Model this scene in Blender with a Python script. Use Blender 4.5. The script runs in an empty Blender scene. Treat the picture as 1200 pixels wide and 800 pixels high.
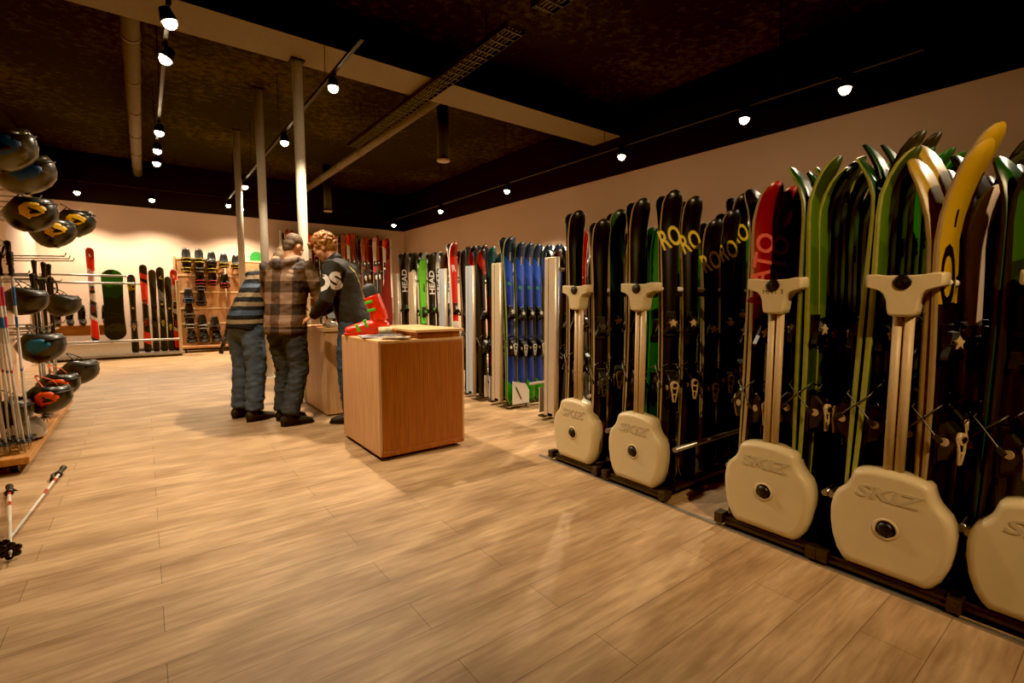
import bpy, bmesh, math, random
from mathutils import Vector, Matrix, noise as mnoise
random.seed(7)
C = bpy.context.scene.collection
PI = math.pi
R = math.radians
ORD = ['first', 'second', 'third', 'fourth', 'fifth', 'sixth', 'seventh', 'eighth', 'ninth', 'tenth', 'eleventh', 'twelfth', 'thirteenth', 'fourteenth']

# ---------------------------------------------------------------- materials
MATS = {}
def srgb(c):
    return tuple(((v/12.92) if v <= .04045 else ((v+.055)/1.055)**2.4) for v in c)
def hexc(h):
    return srgb(tuple(int(h[i:i+2], 16)/255 for i in (0, 2, 4)))
def newmat(name):
    m = bpy.data.materials.new(name); m.use_nodes = True
    nt = m.node_tree
    return m, nt, nt.nodes['Principled BSDF']
def mat(name, col, rough=.5, metal=0., var=.12, scale=30., bump=0., emit=0., coat=0.):
    if name in MATS: return MATS[name]
    m, nt, b = newmat(name)
    c = hexc(col)
    b.inputs['Roughness'].default_value = rough
    b.inputs['Metallic'].default_value = metal
    b.inputs['Coat Weight'].default_value = coat
    tc = nt.nodes.new('ShaderNodeTexCoord')
    nz = nt.nodes.new('ShaderNodeTexNoise'); nz.inputs['Scale'].default_value = scale; nz.inputs['Detail'].default_value = 3
    nt.links.new(tc.outputs['Object'], nz.inputs['Vector'])
    rp = nt.nodes.new('ShaderNodeValToRGB')
    rp.color_ramp.elements[0].position = .3; rp.color_ramp.elements[1].position = .7
    rp.color_ramp.elements[0].color = tuple(v*(1-var) for v in c)+(1,)
    rp.color_ramp.elements[1].color = tuple(min(1, v*(1+var)) for v in c)+(1,)
    nt.links.new(nz.outputs['Fac'], rp.inputs['Fac']); nt.links.new(rp.outputs['Color'], b.inputs['Base Color'])
    if bump:
        bp = nt.nodes.new('ShaderNodeBump'); bp.inputs['Strength'].default_value = bump; bp.inputs['Distance'].default_value = .01
        nt.links.new(nz.outputs['Fac'], bp.inputs['Height']); nt.links.new(bp.outputs['Normal'], b.inputs['Normal'])
    if emit:
        b.inputs['Emission Color'].default_value = c+(1,); b.inputs['Emission Strength'].default_value = emit
    MATS[name] = m
    return m
def bandmat(name, stops, axis='Z', length=1., rough=.35, noise_amt=.0, nscale=6., diag=0., coat=0., constant=True, bump=0., bscale=40):
    """procedural colour bands along one object axis; stops = [(position, hex)]"""
    if name in MATS: return MATS[name]
    m, nt, b = newmat(name)
    b.inputs['Roughness'].default_value = rough; b.inputs['Coat Weight'].default_value = coat
    tc = nt.nodes.new('ShaderNodeTexCoord'); sp = nt.nodes.new('ShaderNodeSeparateXYZ')
    nt.links.new(tc.outputs['Object'], sp.inputs[0])
    mul = nt.nodes.new('ShaderNodeMath'); mul.operation = 'DIVIDE'; mul.inputs[1].default_value = length
    nt.links.new(sp.outputs[axis], mul.inputs[0]); last = mul.outputs[0]
    if diag:
        ma = nt.nodes.new('ShaderNodeMath'); ma.operation = 'MULTIPLY_ADD'; ma.inputs[1].default_value = diag
        nt.links.new(sp.outputs['X'], ma.inputs[0]); nt.links.new(last, ma.inputs[2]); last = ma.outputs[0]
    if noise_amt:
        nz = nt.nodes.new('ShaderNodeTexNoise'); nz.inputs['Scale'].default_value = nscale
        nt.links.new(tc.outputs['Object'], nz.inputs['Vector'])
        sb = nt.nodes.new('ShaderNodeMath'); sb.operation = 'SUBTRACT'; sb.inputs[1].default_value = .5
        nt.links.new(nz.outputs['Fac'], sb.inputs[0])
        ma = nt.nodes.new('ShaderNodeMath'); ma.operation = 'MULTIPLY_ADD'; ma.inputs[1].default_value = noise_amt
        nt.links.new(sb.outputs[0], ma.inputs[0]); nt.links.new(last, ma.inputs[2]); last = ma.outputs[0]
    rp = nt.nodes.new('ShaderNodeValToRGB'); cr = rp.color_ramp
    if constant: cr.interpolation = 'CONSTANT'
    cr.elements[0].position = stops[0][0]; cr.elements[0].color = hexc(stops[0][1])+(1,)
    cr.elements[1].position = stops[-1][0] if len(stops) > 1 else 1; cr.elements[1].color = hexc(stops[-1][1])+(1,)
    for p, h in stops[1:-1]:
        e = cr.elements.new(p); e.color = hexc(h)+(1,)
    nt.links.new(last, rp.inputs['Fac']); nt.links.new(rp.outputs['Color'], b.inputs['Base Color'])
    if bump:
        n2 = nt.nodes.new('ShaderNodeTexNoise'); n2.inputs['Scale'].default_value = bscale
        nt.links.new(tc.outputs['Object'], n2.inputs['Vector'])
        bp = nt.nodes.new('ShaderNodeBump'); bp.inputs['Strength'].default_value = bump; bp.inputs['Distance'].default_value = .02
        nt.links.new(n2.outputs['Fac'], bp.inputs['Height']); nt.links.new(bp.outputs['Normal'], b.inputs['Normal'])
    MATS[name] = m
    return m
def woodmat(name, c0, c1, axis='Z', rough=.45, rib=0., grain=18.):
    if name in MATS: return MATS[name]
    m, nt, b = newmat(name)
    b.inputs['Roughness'].default_value = rough
    tc = nt.nodes.new('ShaderNodeTexCoord'); mp = nt.nodes.new('ShaderNodeMapping')
    s = [grain, grain, grain]; s['XYZ'.index(axis)] = grain*.06
    mp.inputs['Scale'].default_value = s
    nt.links.new(tc.outputs['Object'], mp.inputs['Vector'])
    nz = nt.nodes.new('ShaderNodeTexNoise'); nz.inputs['Scale'].default_value = 1.6; nz.inputs['Detail'].default_value = 5; nz.inputs['Distortion'].default_value = .6
    nt.links.new(mp.outputs[0], nz.inputs['Vector'])
    rp = nt.nodes.new('ShaderNodeValToRGB'); rp.color_ramp.elements[0].position = .33; rp.color_ramp.elements[1].position = .68
    rp.color_ramp.elements[0].color = hexc(c0)+(1,); rp.color_ramp.elements[1].color = hexc(c1)+(1,)
    nt.links.new(nz.outputs['Fac'], rp.inputs['Fac'])
    out = rp.outputs['Color']
    if rib:
        wv = nt.nodes.new('ShaderNodeTexWave'); wv.bands_direction = 'X'; wv.inputs['Scale'].default_value = rib*1.6; wv.inputs['Distortion'].default_value = .3
        nt.links.new(tc.outputs['Object'], wv.inputs['Vector'])
        mx = nt.nodes.new('ShaderNodeMix'); mx.data_type = 'RGBA'; mx.blend_type = 'MULTIPLY'; mx.inputs[0].default_value = .16
        nt.links.new(out, mx.inputs[6]); nt.links.new(wv.outputs['Color'], mx.inputs[7]); out = mx.outputs[2]
        bp = nt.nodes.new('ShaderNodeBump'); bp.inputs['Strength'].default_value = .35; bp.inputs['Distance'].default_value = .004
        nt.links.new(wv.outputs['Fac'], bp.inputs['Height']); nt.links.new(bp.outputs['Normal'], b.inputs['Normal'])
    nt.links.new(out, b.inputs['Base Color'])
    MATS[name] = m
    return m

# ---------------------------------------------------------------- mesh builder
class MB:
    def __init__(s): s.bm = bmesh.new()
    def _tag(s, geom, mi):
        for f in geom: f.material_index = mi
    def box(s, c, d, mi=0, rot=None, bev=0.):
        b2 = bmesh.new(); bmesh.ops.create_cube(b2, size=1)
        bmesh.ops.scale(b2, vec=Vector(d), verts=b2.verts)
        if bev: bmesh.ops.bevel(b2, geom=b2.edges[:], offset=min(bev, min(d)*.45), segments=2, affect='EDGES', profile=.5)
        M = Matrix.Translation(Vector(c)) @ (rot.to_4x4() if rot is not None else Matrix())
        s.join(b2, M, mi); return s
    def join(s, b2, M=None, mi=None):
        if M is not None: bmesh.ops.transform(b2, matrix=M, verts=b2.verts)
        mp = {}
        for v in b2.verts: mp[v] = s.bm.verts.new(v.co)
        for f in b2.faces:
            try:
                n = s.bm.faces.new([mp[v] for v in f.verts]); n.material_index = f.material_index if mi is None else mi; n.smooth = f.smooth
            except ValueError: pass
        b2.free()
    def rings(s, rings, mi=0, cap=True, smooth=True, closed=True):
        vs = [[s.bm.verts.new(p) for p in r] for r in rings]
        n = len(vs[0])
        for a, b in zip(vs[:-1], vs[1:]):
            for i in range(n if closed else n-1):
                j = (i+1) % n
                try:
                    f = s.bm.faces.new((a[i], a[j], b[j], b[i])); f.material_index = mi; f.smooth = smooth
                except ValueError: pass
        if cap:
            for r in (vs[0][::-1], vs[-1]):
                try:
                    f = s.bm.faces.new(r); f.material_index = mi
                except ValueError: pass
        return s
    def sweep(s, pts, rad, n=10, mi=0, right=None, round_ends=True):
        """tapered tube; rad = list of r or (a,b)"""
        pts = [Vector(p) for p in pts]
        rad = [(r, r) if not isinstance(r, (tuple, list)) else r for r in (rad if isinstance(rad, (list,)) else [rad]*len(pts))]
        P, A = [], []
        def tang(i):
            a = pts[max(i-1, 0)]; b = pts[min(i+1, len(pts)-1)]
            t = b-a
            return t.normalized() if t.length > 1e-9 else Vector((0, 0, 1))
        t0, t1 = tang(0), tang(len(pts)-1)
        if round_ends:
            m = min(rad[0])
            for k in (.97, .7, .35): P.append((pts[0]-t0*m*k*.8, t0)); q = math.sqrt(1-k*k); A.append((rad[0][0]*q, rad[0][1]*q))
        for i, p in enumerate(pts): P.append((p, tang(i))); A.append(rad[i])
        if round_ends:
            m = min(rad[-1])
            for k in (.35, .7, .97): P.append((pts[-1]+t1*m*k*.8, t1)); q = math.sqrt(1-k*k); A.append((rad[-1][0]*q, rad[-1][1]*q))
        rt = Vector(right) if right is not None else None
        rings = []
        prev = None
        for (p, t), (a, b) in zip(P, A):
            if rt is not None: x = (rt - t*rt.dot(t)).normalized()
            else:
                if prev is None:
                    up = Vector((1, 0, 0)) if abs(t.x) < .9 else Vector((0, 1, 0))
                    x = (up - t*up.dot(t)).normalized()
                else: x = (prev - t*prev.dot(t)).normalized()
                prev = x
            y = t.cross(x)
            rings.append([p + x*a*math.cos(2*PI*k/n) + y*b*math.sin(2*PI*k/n) for k in range(n)])
        s.rings(rings, mi); return s
    def cyl(s, p0, p1, r0, r1=None, n=14, mi=0):
        return s.sweep([p0, p1], [r0, r0 if r1 is None else r1], n, mi, round_ends=False)
    def ell(s, c, r, n=14, mi=0, M=None):
        b2 = bmesh.new(); bmesh.ops.create_uvsphere(b2, u_segments=n, v_segments=max(6, n*2//3), radius=1)
        for f in b2.faces: f.smooth = True
        T = Matrix.Translation(Vector(c)) @ (M.to_4x4() if M is not None else Matrix()) @ Matrix.Diagonal((r[0], r[1], r[2], 1))
        s.join(b2, T, mi); return s
    def lathe(s, prof, c=(0, 0, 0), n=20, mi=0, M=None, sx=1, sy=1):
        c = Vector(c); rings = []
        for r, z in prof:
            ring = []
            for k in range(n):
                v = Vector((r*sx*math.cos(2*PI*k/n), r*sy*math.sin(2*PI*k/n), z))
                if M is not None: v = M @ v
                ring.append(c+v)
            rings.append(ring)
        s.rings(rings, mi); return s
    def prism(s, poly, layers, fn, mi=0, smooth=False):
        """poly 2D outline, layers=[(depth, scale)], fn(u,v,d)->point"""
        cu = sum(p[0] for p in poly)/len(poly); cv = sum(p[1] for p in poly)/len(poly)
        s.rings([[fn(cu+(u-cu)*k, cv+(v-cv)*k, d) for u, v in poly] for d, k in layers], mi, True, smooth); return s
    def build(s, name, mats, parent=None, loc=None):
        bmesh.ops.recalc_face_normals(s.bm, faces=s.bm.faces[:])
        me = bpy.data.meshes.new(name); s.bm.to_mesh(me); s.bm.free()
        return obj(name, me, mats, parent, loc)
def obj(name, me, mats, parent=None, loc=None):
    o = bpy.data.objects.new(name, me)
    for m in (mats if isinstance(mats, (list, tuple)) else [mats]):
        if m is not None and len(me.materials) < 8: me.materials.append(m)
    C.objects.link(o)
    if parent is not None: o.parent = parent
    if loc is not None: o.location = loc
    return o
def tag(o, label, cat, group=None):
    o['label'] = label; o['category'] = cat
    if group: o['group'] = group
    return o
def thing(name, label, cat, loc=(0, 0, 0), rz=0, group=None):
    o = bpy.data.objects.new(name, None); C.objects.link(o); o.empty_display_size = .1
    o.location = loc; o.rotation_euler = (0, 0, rz)
    return tag(o, label, cat, group)
def struct(o):
    o['kind'] = 'structure'; return o
def copy_tree(o, parent=None):
    c = o.copy(); C.objects.link(c)
    if parent is not None: c.parent = parent
    for ch in list(o.children): copy_tree(ch, c)
    return c
def remeshed(mb, voxel, smooth=4, wr=0., wscale=8., mid=None, zstretch=1.):
    me = bpy.data.meshes.new('tmp'); mb.bm.to_mesh(me); mb.bm.free()
    o = bpy.data.objects.new('tmp', me); C.objects.link(o)
    r = o.modifiers.new('r', 'REMESH'); r.mode = 'VOXEL'; r.voxel_size = voxel; r.use_smooth_shade = True
    if smooth:
        sm = o.modifiers.new('s', 'SMOOTH'); sm.iterations = smooth; sm.factor = .5
    dg = bpy.context.evaluated_depsgraph_get()
    m2 = bpy.data.meshes.new_from_object(o.evaluated_get(dg))
    bpy.data.objects.remove(o); bpy.data.meshes.remove(me)
    if wr:
        for v, nn in zip(m2.vertices, [v.normal.copy() for v in m2.vertices]):
            p = Vector((v.co.x, v.co.y, v.co.z*zstretch))
            v.co += nn*wr*(mnoise.noise(p*wscale)*.7 + mnoise.noise(p*wscale*2.3)*.5)
    for p in m2.polygons: p.use_smooth = True
    return m2
TXT = {}
def text_mesh(body, size, ext=.0006, bold=.012, cuts=None):
    cu = bpy.data.curves.new('t', 'FONT'); cu.body = body; cu.size = size; cu.extrude = ext; cu.offset = bold*size
    cu.align_x = 'CENTER'; cu.align_y = 'CENTER'; cu.resolution_u = 3
    o = bpy.data.objects.new('t', cu); C.objects.link(o)
    bpy.context.view_layer.update()
    dg = bpy.context.evaluated_depsgraph_get()
    me = bpy.data.meshes.new_from_object(o.evaluated_get(dg))
    bpy.data.objects.remove(o); bpy.data.curves.remove(cu)
    return me

# ---------------------------------------------------------------- setting
XL, XR, YB, YF, ZC, ZW = -1.7, 6.45, 14.0, -2.5, 4.35, 3.3
def floor_mat():
    m, nt, b = newmat('plank_floor')
    tc = nt.nodes.new('ShaderNodeTexCoord')
    br = nt.nodes.new('ShaderNodeTexBrick'); br.offset = .37; br.offset_frequency = 2
    br.inputs['Scale'].default_value = 1; br.inputs['Brick Width'].default_value = 1.24; br.inputs['Row Height'].default_value = .19
    br.inputs['Mortar Size'].default_value = .0014; br.inputs['Mortar Smooth'].default_value = .3; br.inputs['Bias'].default_value = 0
    br.inputs['Color1'].default_value = hexc('C6A67E')+(1,); br.inputs['Color2'].default_value = hexc('BC9B73')+(1,); br.inputs['Mortar'].default_value = hexc('7A6046')+(1,)
    nt.links.new(tc.outputs['Object'], br.inputs['Vector'])
    mp = nt.nodes.new('ShaderNodeMapping'); mp.inputs['Scale'].default_value = (1.6, 15, 1)
    nt.links.new(tc.outputs['Object'], mp.inputs['Vector'])
    nz = nt.nodes.new('ShaderNodeTexNoise'); nz.inputs['Scale'].default_value = 2.2; nz.inputs['Detail'].default_value = 7; nz.inputs['Roughness'].default_value = .62; nz.inputs['Distortion'].default_value = .25
    nt.links.new(mp.outputs[0], nz.inputs['Vector'])
    rp = nt.nodes.new('ShaderNodeValToRGB'); rp.color_ramp.elements[0].position = .34; rp.color_ramp.elements[1].position = .66
    rp.color_ramp.elements[0].color = (.46, .40, .35, 1); rp.color_ramp.elements[1].color = (1, 1, 1, 1)
    nt.links.new(nz.outputs['Fac'], rp.inputs['Fac'])
    n2 = nt.nodes.new('ShaderNodeTexNoise'); n2.inputs['Scale'].default_value = 2.6; n2.inputs['Detail'].default_value = 3
    mp2 = nt.nodes.new('ShaderNodeMapping'); mp2.inputs['Scale'].default_value = (.8, 2.4, 1)
    nt.links.new(tc.outputs['Object'], mp2.inputs['Vector']); nt.links.new(mp2.outputs[0], n2.inputs['Vector'])
    r2 = nt.nodes.new('ShaderNodeValToRGB'); r2.color_ramp.elements[0].position = .3; r2.color_ramp.elements[1].position = .6
    r2.color_ramp.elements[0].color = (.66, .62, .58, 1); r2.color_ramp.elements[1].color = (1, 1, 1, 1)
    nt.links.new(n2.outputs['Fac'], r2.inputs['Fac'])
    m1 = nt.nodes.new('ShaderNodeMix'); m1.data_type = 'RGBA'; m1.blend_type = 'MULTIPLY'; m1.inputs[0].default_value = .62
    nt.links.new(br.outputs['Color'], m1.inputs[6]); nt.links.new(rp.outputs['Color'], m1.inputs[7])
    m2 = nt.nodes.new('ShaderNodeMix'); m2.data_type = 'RGBA'; m2.blend_type = 'MULTIPLY'; m2.inputs[0].default_value = 1.0
    nt.links.new(m1.outputs[2], m2.inputs[6]); nt.links.new(r2.outputs['Color'], m2.inputs[7])
    nt.links.new(m2.outputs[2], b.inputs['Base Color'])
    b.inputs['Roughness'].default_value = .58; b.inputs['Specular IOR Level'].default_value = .3
    bp = nt.nodes.new('ShaderNodeBump'); bp.inputs['Strength'].default_value = .25; bp.inputs['Distance'].default_value = .003
    nt.links.new(nz.outputs['Fac'], bp.inputs['Height']); nt.links.new(bp.outputs['Normal'], b.inputs['Normal'])
    return m
def wall_mat():
    m, nt, b = newmat('painted_wall')
    tc = nt.nodes.new('ShaderNodeTexCoord'); sp = nt.nodes.new('ShaderNodeSeparateXYZ'); nt.links.new(tc.outputs['Object'], sp.inputs[0])
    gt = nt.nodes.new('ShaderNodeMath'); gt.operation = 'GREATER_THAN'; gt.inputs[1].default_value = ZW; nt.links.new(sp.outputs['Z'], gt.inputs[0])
    nz = nt.nodes.new('ShaderNodeTexNoise'); nz.inputs['Scale'].default_value = 1.5; nt.links.new(tc.outputs['Object'], nz.inputs['Vector'])
    rp = nt.nodes.new('ShaderNodeValToRGB'); rp.color_ramp.elements[0].color = hexc('BEA490')+(1,); rp.color_ramp.elements[1].color = hexc('C8AE9A')+(1,)
    nt.links.new(nz.outputs['Fac'], rp.inputs['Fac'])
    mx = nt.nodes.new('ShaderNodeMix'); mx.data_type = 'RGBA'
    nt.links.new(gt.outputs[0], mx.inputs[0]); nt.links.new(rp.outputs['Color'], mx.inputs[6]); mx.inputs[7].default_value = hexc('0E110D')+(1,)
    nt.links.new(mx.outputs[2], b.inputs['Base Color']); b.inputs['Roughness'].default_value = .85
    n2 = nt.nodes.new('ShaderNodeTexNoise'); n2.inputs['Scale'].default_value = 120; nt.links.new(tc.outputs['Object'], n2.inputs['Vector'])
    bp = nt.nodes.new('ShaderNodeBump'); bp.inputs['Strength'].default_value = .12; bp.inputs['Distance'].default_value = .003
    nt.links.new(n2.outputs['Fac'], bp.inputs['Height']); nt.links.new(bp.outputs['Normal'], b.inputs['Normal'])
    return m
def ceil_mat():
    m, nt, b = newmat('sprayed_ceiling')
    tc = nt.nodes.new('ShaderNodeTexCoord')
    nz = nt.nodes.new('ShaderNodeTexNoise'); nz.inputs['Scale'].default_value = 9; nz.inputs['Detail'].default_value = 9; nz.inputs['Roughness'].default_value = .75
    nt.links.new(tc.outputs['Object'], nz.inputs['Vector'])
    n2 = nt.nodes.new('ShaderNodeTexNoise'); n2.inputs['Scale'].default_value = .55; n2.inputs['Detail'].default_value = 2; nt.links.new(tc.outputs['Object'], n2.inputs['Vector'])
    ad = nt.nodes.new('ShaderNodeMath'); ad.operation = 'MULTIPLY_ADD'; ad.inputs[1].default_value = .55; nt.links.new(n2.outputs['Fac'], ad.inputs[0]); nt.links.new(nz.outputs['Fac'], ad.inputs[2])
    rp = nt.nodes.new('ShaderNodeValToRGB'); e = rp.color_ramp.elements
    e[0].position = .78; e[0].color = hexc('0C0D09')+(1,); e[1].position = .93; e[1].color = hexc('443824')+(1,)  # lighter brown patches paint lamp spill into the sprayed ceiling's colour
    nt.links.new(ad.outputs[0], rp.inputs['Fac']); nt.links.new(rp.outputs['Color'], b.inputs['Base Color']); b.inputs['Roughness'].default_value = .95
    bp = nt.nodes.new('ShaderNodeBump'); bp.inputs['Strength'].default_value = 1; bp.inputs['Distance'].default_value = .05
    nt.links.new(nz.outputs['Fac'], bp.inputs['Height']); nt.links.new(bp.outputs['Normal'], b.inputs['Normal'])
    return m
FL, WL, CL = floor_mat(), wall_mat(), ceil_mat()
DARK = mat('dark_paint_shade', '15170F', .8)
CX, CY = (XL+XR)/2, (YB+YF)/2
struct(MB().box((CX, CY, -.05), (XR-XL+.4, YB-YF+.4, .1)).build('floor', FL))
struct(MB().box((CX, CY, ZC+.05), (XR-XL+.4, YB-YF+.4, .1)).build('ceiling', CL))
struct(MB().box((XR+.1, CY, ZC/2), (.2, YB-YF+.4, ZC)).build('wall_right', WL))
struct(MB().box((CX, YB+.1, ZC/2), (XR-XL, .2, ZC)).build('wall_back', WL))
struct(MB().box((XL-.1, CY, ZC/2), (.2, YB-YF+.4, ZC)).build('wall_left', WL))
struct(MB().box((CX, YF-.1, ZC/2), (XR-XL, .2, ZC)).build('wall_front', WL))
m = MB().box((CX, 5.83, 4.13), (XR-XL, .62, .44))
for f in m.bm.faces: f.material_index = 0 if f.calc_center_median().z < 3.95 else 1  # beam sides get a dark colour that stands in for their shade
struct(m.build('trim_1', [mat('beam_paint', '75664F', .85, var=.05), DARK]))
struct(MB().box((CX, YB-.012, .05), (XR-XL, .024, .1), bev=.004).build('baseboard_back', mat('skirting', '3A3128', .6)))
struct(MB().box((XR-.012, CY, .05), (.024, YB-YF, .1), bev=.004).build('baseboard_right', mat('skirting', '3A3128', .6)))

WHITE = mat('white_paint', 'CFC6B4', .55, var=.05)
STEEL = mat('brushed_steel', 'A8A49C', .35, .8, var=.1)
BLACKM = mat('black_metal', '161514', .45, .4)
BLACKP = mat('black_plastic', '141414', .4)
for (y, d) in ((6.05, 'the nearest'), (8.3, 'the middle'), (10.5, 'the farthest')):
    t = thing('column', f'white column, {d} of the three in a line beyond the counters', 'column', (1.52, y, 0))
    MB().sweep([(0, 0, 0), (0, 0, 3.91 if y < 7 else ZC)], .055 if y < 7 else .058, n=24, round_ends=False).build('shaft', WHITE, t)
    MB().box((0, 0, .006), (.22, .22, .012)).build('base_plate', WHITE, t)
    MB().box((0, 0, (3.91 if y < 7 else ZC)-.012), (.15, .15, .012), bev=.003).build('head_plate', DARK, t)
# ducts, trays, pendants
PIPE = mat('duct_paint', '6B5F4C', .7)
t = MB().sweep([(.03, 6.15, 4.05), (.03, 13.99, 4.05)], .085, n=20, round_ends=False)
for k in range(6): t.cyl((.03, 6.8+k*1.3, 4.05), (.03, 6.84+k*1.3, 4.05), .095, n=20)
tag(t.build('ceiling_pipe', PIPE), 'round painted pipe under the ceiling left of the left track', 'pipe')
t = MB().sweep([(3.47, 6.15, 4.05), (3.47, 13.99, 4.05)], .075, n=20, round_ends=False)
for k in range(6): t.cyl((3.47, 6.8+k*1.3, 4.05), (3.47, 6.84+k*1.3, 4.05), .083, n=20)
tag(t.build('ceiling_pipe', PIPE), 'round painted pipe under the ceiling between cable tray and pendants', 'pipe')
def tray(y0, y1, label):
    TR = mat('tray_metal', '3A3428', .5, .5)
    t = thing('cable_tray', label, 'cable tray', (3.05, y0, 3.84)); L = y1-y0
    m = MB()
    for sx in (-.11, .11): m.box((sx, L/2, .03), (.006, L, .06))
    n = int(L/.12)
    for k in range(n): m.box((0, (k+.5)*L/n, .002), (.22, .02, .004))
    m.build('ladder_frame', TR, t)
    c = MB()
    for k, sx in enumerate((-.07, -.03, .02, .06)): c.sweep([(sx, .02, .018), (sx+.01, L*.5, .02), (sx, L-.02, .018)], .011, n=8)
    c.build('cable', mat('grey_cable', '3E3A32', .6), t)
    for k in range(3): 
        for sx in (-.115, .115): MB().cyl((sx, L*(.15+.35*k), .03), (sx, L*(.15+.35*k), (3.91 if 5.5 < y0+L*(.15+.35*k) < 6.15 else ZC)-3.84), .006, n=6).build('hanger_rod', TR, t)
tray(3.95, 8.6, 'long cable tray hanging below the beam')
tray(2.6, 3.6, 'short cable tray at the top edge, nearest piece')
for (x, y, d) in ((3.7, 6.6, 'the nearer of two'), (3.57, 11.9, 'the farther of two')):
    t = thing('pendant_speaker', f'dark tube pendant with pale round face, {d} under the ceiling', 'speaker', (x, y, 3.28))
    MB().sweep([(0, 0, .03), (0, 0, ZC-3.28)], .085, n=20, round_ends=False).build('tube', mat('pendant_dark', '211F18', .6), t)
    MB().lathe([(.02, .0), (.085, .0), (.1, .012), (.1, .03), (.02, .03)], n=24).build('face_disc', mat('pale_disc', '9A8468', .5), t)

# ---------------------------------------------------------------- lamps on tracks
BULB = mat('bulb_glow', 'FFE0B0', .5, emit=70)
def spot(parent, loc, energy, target, size=2.35, blend=.55, col=(1, .80, .56)):
    l = bpy.data.lights.new('spot_light', 'SPOT'); l.energy = energy; l.color = col; l.spot_size = size; l.spot_blend = blend; l.shadow_soft_size = .045
    o = bpy.data.objects.new('spot_light', l); C.objects.link(o); o.parent = parent
    o.rotation_euler = Vector(target).to_track_quat('-Z', 'Y').to_euler(); o.location = loc
def lamp(x, y, z, ztrack, aim, energy, label, group, cat='track light', size=2.35, blend=.55, col=(1, .80, .56)):
    """track head: stem from the rail, tilted can with a glowing disc"""
    t = thing('track_light', label, cat, (x, y, z), group=group)
    d = Vector(aim).normalized(); q = Vector((0, 0, -1)).rotation_difference(d).to_matrix()
    MB().box((0, 0, ztrack-z-.02), (.035, .11, .03), bev=.005).cyl((0, 0, ztrack-z-.02), (0, 0, .05), .009, n=8).build('stem', BLACKM, t)
    can = MB().lathe([(.02, .1), (.038, .095), (.045, .06), (.06, .01), (.062, .0), (.057, .0), (.05, .004), (.01, .004)], n=20, M=q)
    can.build('housing', BLACKM, t)
    MB().lathe([(.001, -.05), (.018, -.047), (.034, -.037), (.044, -.022), (.047, -.006), (.045, .002), (.001, .002)], n=20, M=q).build('bulb', BULB, t)
    spot(t, d*.085, energy, d, size, blend, col)
    return t
def track(x, y0, y1, z, label):
    t = thing('light_track', label, 'light track', (x, y0, z))
    MB().box((0, (y1-y0)/2, 0), (.036, y1-y0, .034), bev=.004).build('rail', BLACKM, t)
    n = max(2, int((y1-y0)/2))
    for k in range(n):
        yy = (k+.5)*(y1-y0)/n
        zt = 3.91 if 5.52 < y0+yy < 6.14 else ZC
        MB().cyl((0, yy, .01), (0, yy, zt-z), .004, n=6).build('suspension_wire', BLACKM, t)
E_L, E_M, E_R, E_B = 190, 380, 440, 330
track(.26, 3.4, 10.2, 3.42, 'black light track on the left, above the aisle')
for k, (y, z) in enumerate(((3.56, 3.28), (4.6, 3.28), (5.35, 3.3), (7.6, 3.28), (8.6, 3.3), (9.2, 3.26))):
    lamp(.26, y, z, 3.42, (.32 if k < 2 else -.5 if k == 2 else -.1, 0, -1), (325, 100, 120, 22, 22, 45)[k], f'lit spotlight on the left ceiling track, {ORD[k]} from the camera', 'spotlights on the left track', size=1.75 if k < 2 else 1.15 if k == 2 else 2.2, blend=1. if k < 3 else .55)
track(1.65, 4.35, 13.15, 3.5, 'black light track over the counters, passing the columns')
for k, (y, z) in enumerate(((5.2, 3.36), (7.35, 3.36), (10.6, 3.36), (12.9, 3.36))):
    lamp(1.65, y, z, 3.5, (.0, -.12, -1), E_M*(1.2, .26, .4, .6)[k], f'lit spotlight on the middle track over the counters, {ORD[k]} from the camera', 'spotlights on the middle track')
track(5.3, 1.3, 13.1, 3.3, 'black light track along the right wall above the ski racks')
for k, y in enumerate((1.87, 2.82, 4.52, 7.15, 9.6, 12.1)):
    lamp(5.3, y, 3.16, 3.3, (-.12, .0, -1), E_R*(.55 if y < 2.5 else .75 if y < 4 else 1), f'lit spotlight on the right wall track, {ORD[k]} from the camera', 'spotlights on the right wall track')
t = thing('light_track', 'thin black light track along the back wall top', 'light track', (-1.6, 13.2, 3.6))
MB().box((3.1, 0, 0), (6.2, .03, .03), bev=.003).build('rail', BLACKM, t)
for k in range(4): MB().cyl((.6+k*1.7, 0, .01), (.6+k*1.7, 0, ZC-3.6), .004, n=6).build('suspension_wire', BLACKM, t)
for k, (x, d) in enumerate(((-.96, 'leftmost'), (.25, 'middle'), (1.95, 'rightmost'))):
    lamp(x, 13.2, 3.36, 3.6, (0, -.12, -1), E_B, f'small lit spotlight on the back wall track, {d} of three', 'spotlights on the back track')
track(5.3, -1.2, .7, 3.3, 'unseen black light track added beyond the right of the frame')  # short unseen track, added only to carry the extra lamp
lamp(5.3, .1, 3.16, 3.3, (-1.3, .35, -1.1), 130, 'unseen spotlight added beyond the right of the frame to light skis', 'unseen spotlights out of frame', size=1.1, blend=.9)  # extra unseen lamp, added to light the ski faces from the right
# unseen lamp on its own track behind the camera, aimed to light the racks
track(.9, -2.2, .6, 3.5, 'unseen black light track behind the camera')
for y in (-1.6,):
    lamp(.9, y, 3.36, 3.5, (1.6, 2.5, -2.1), 420, 'unseen spotlight behind the camera, aimed at the shield racks', 'unseen spotlights out of frame', size=1.05, blend=.8, col=(1, .68, .36))

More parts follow.
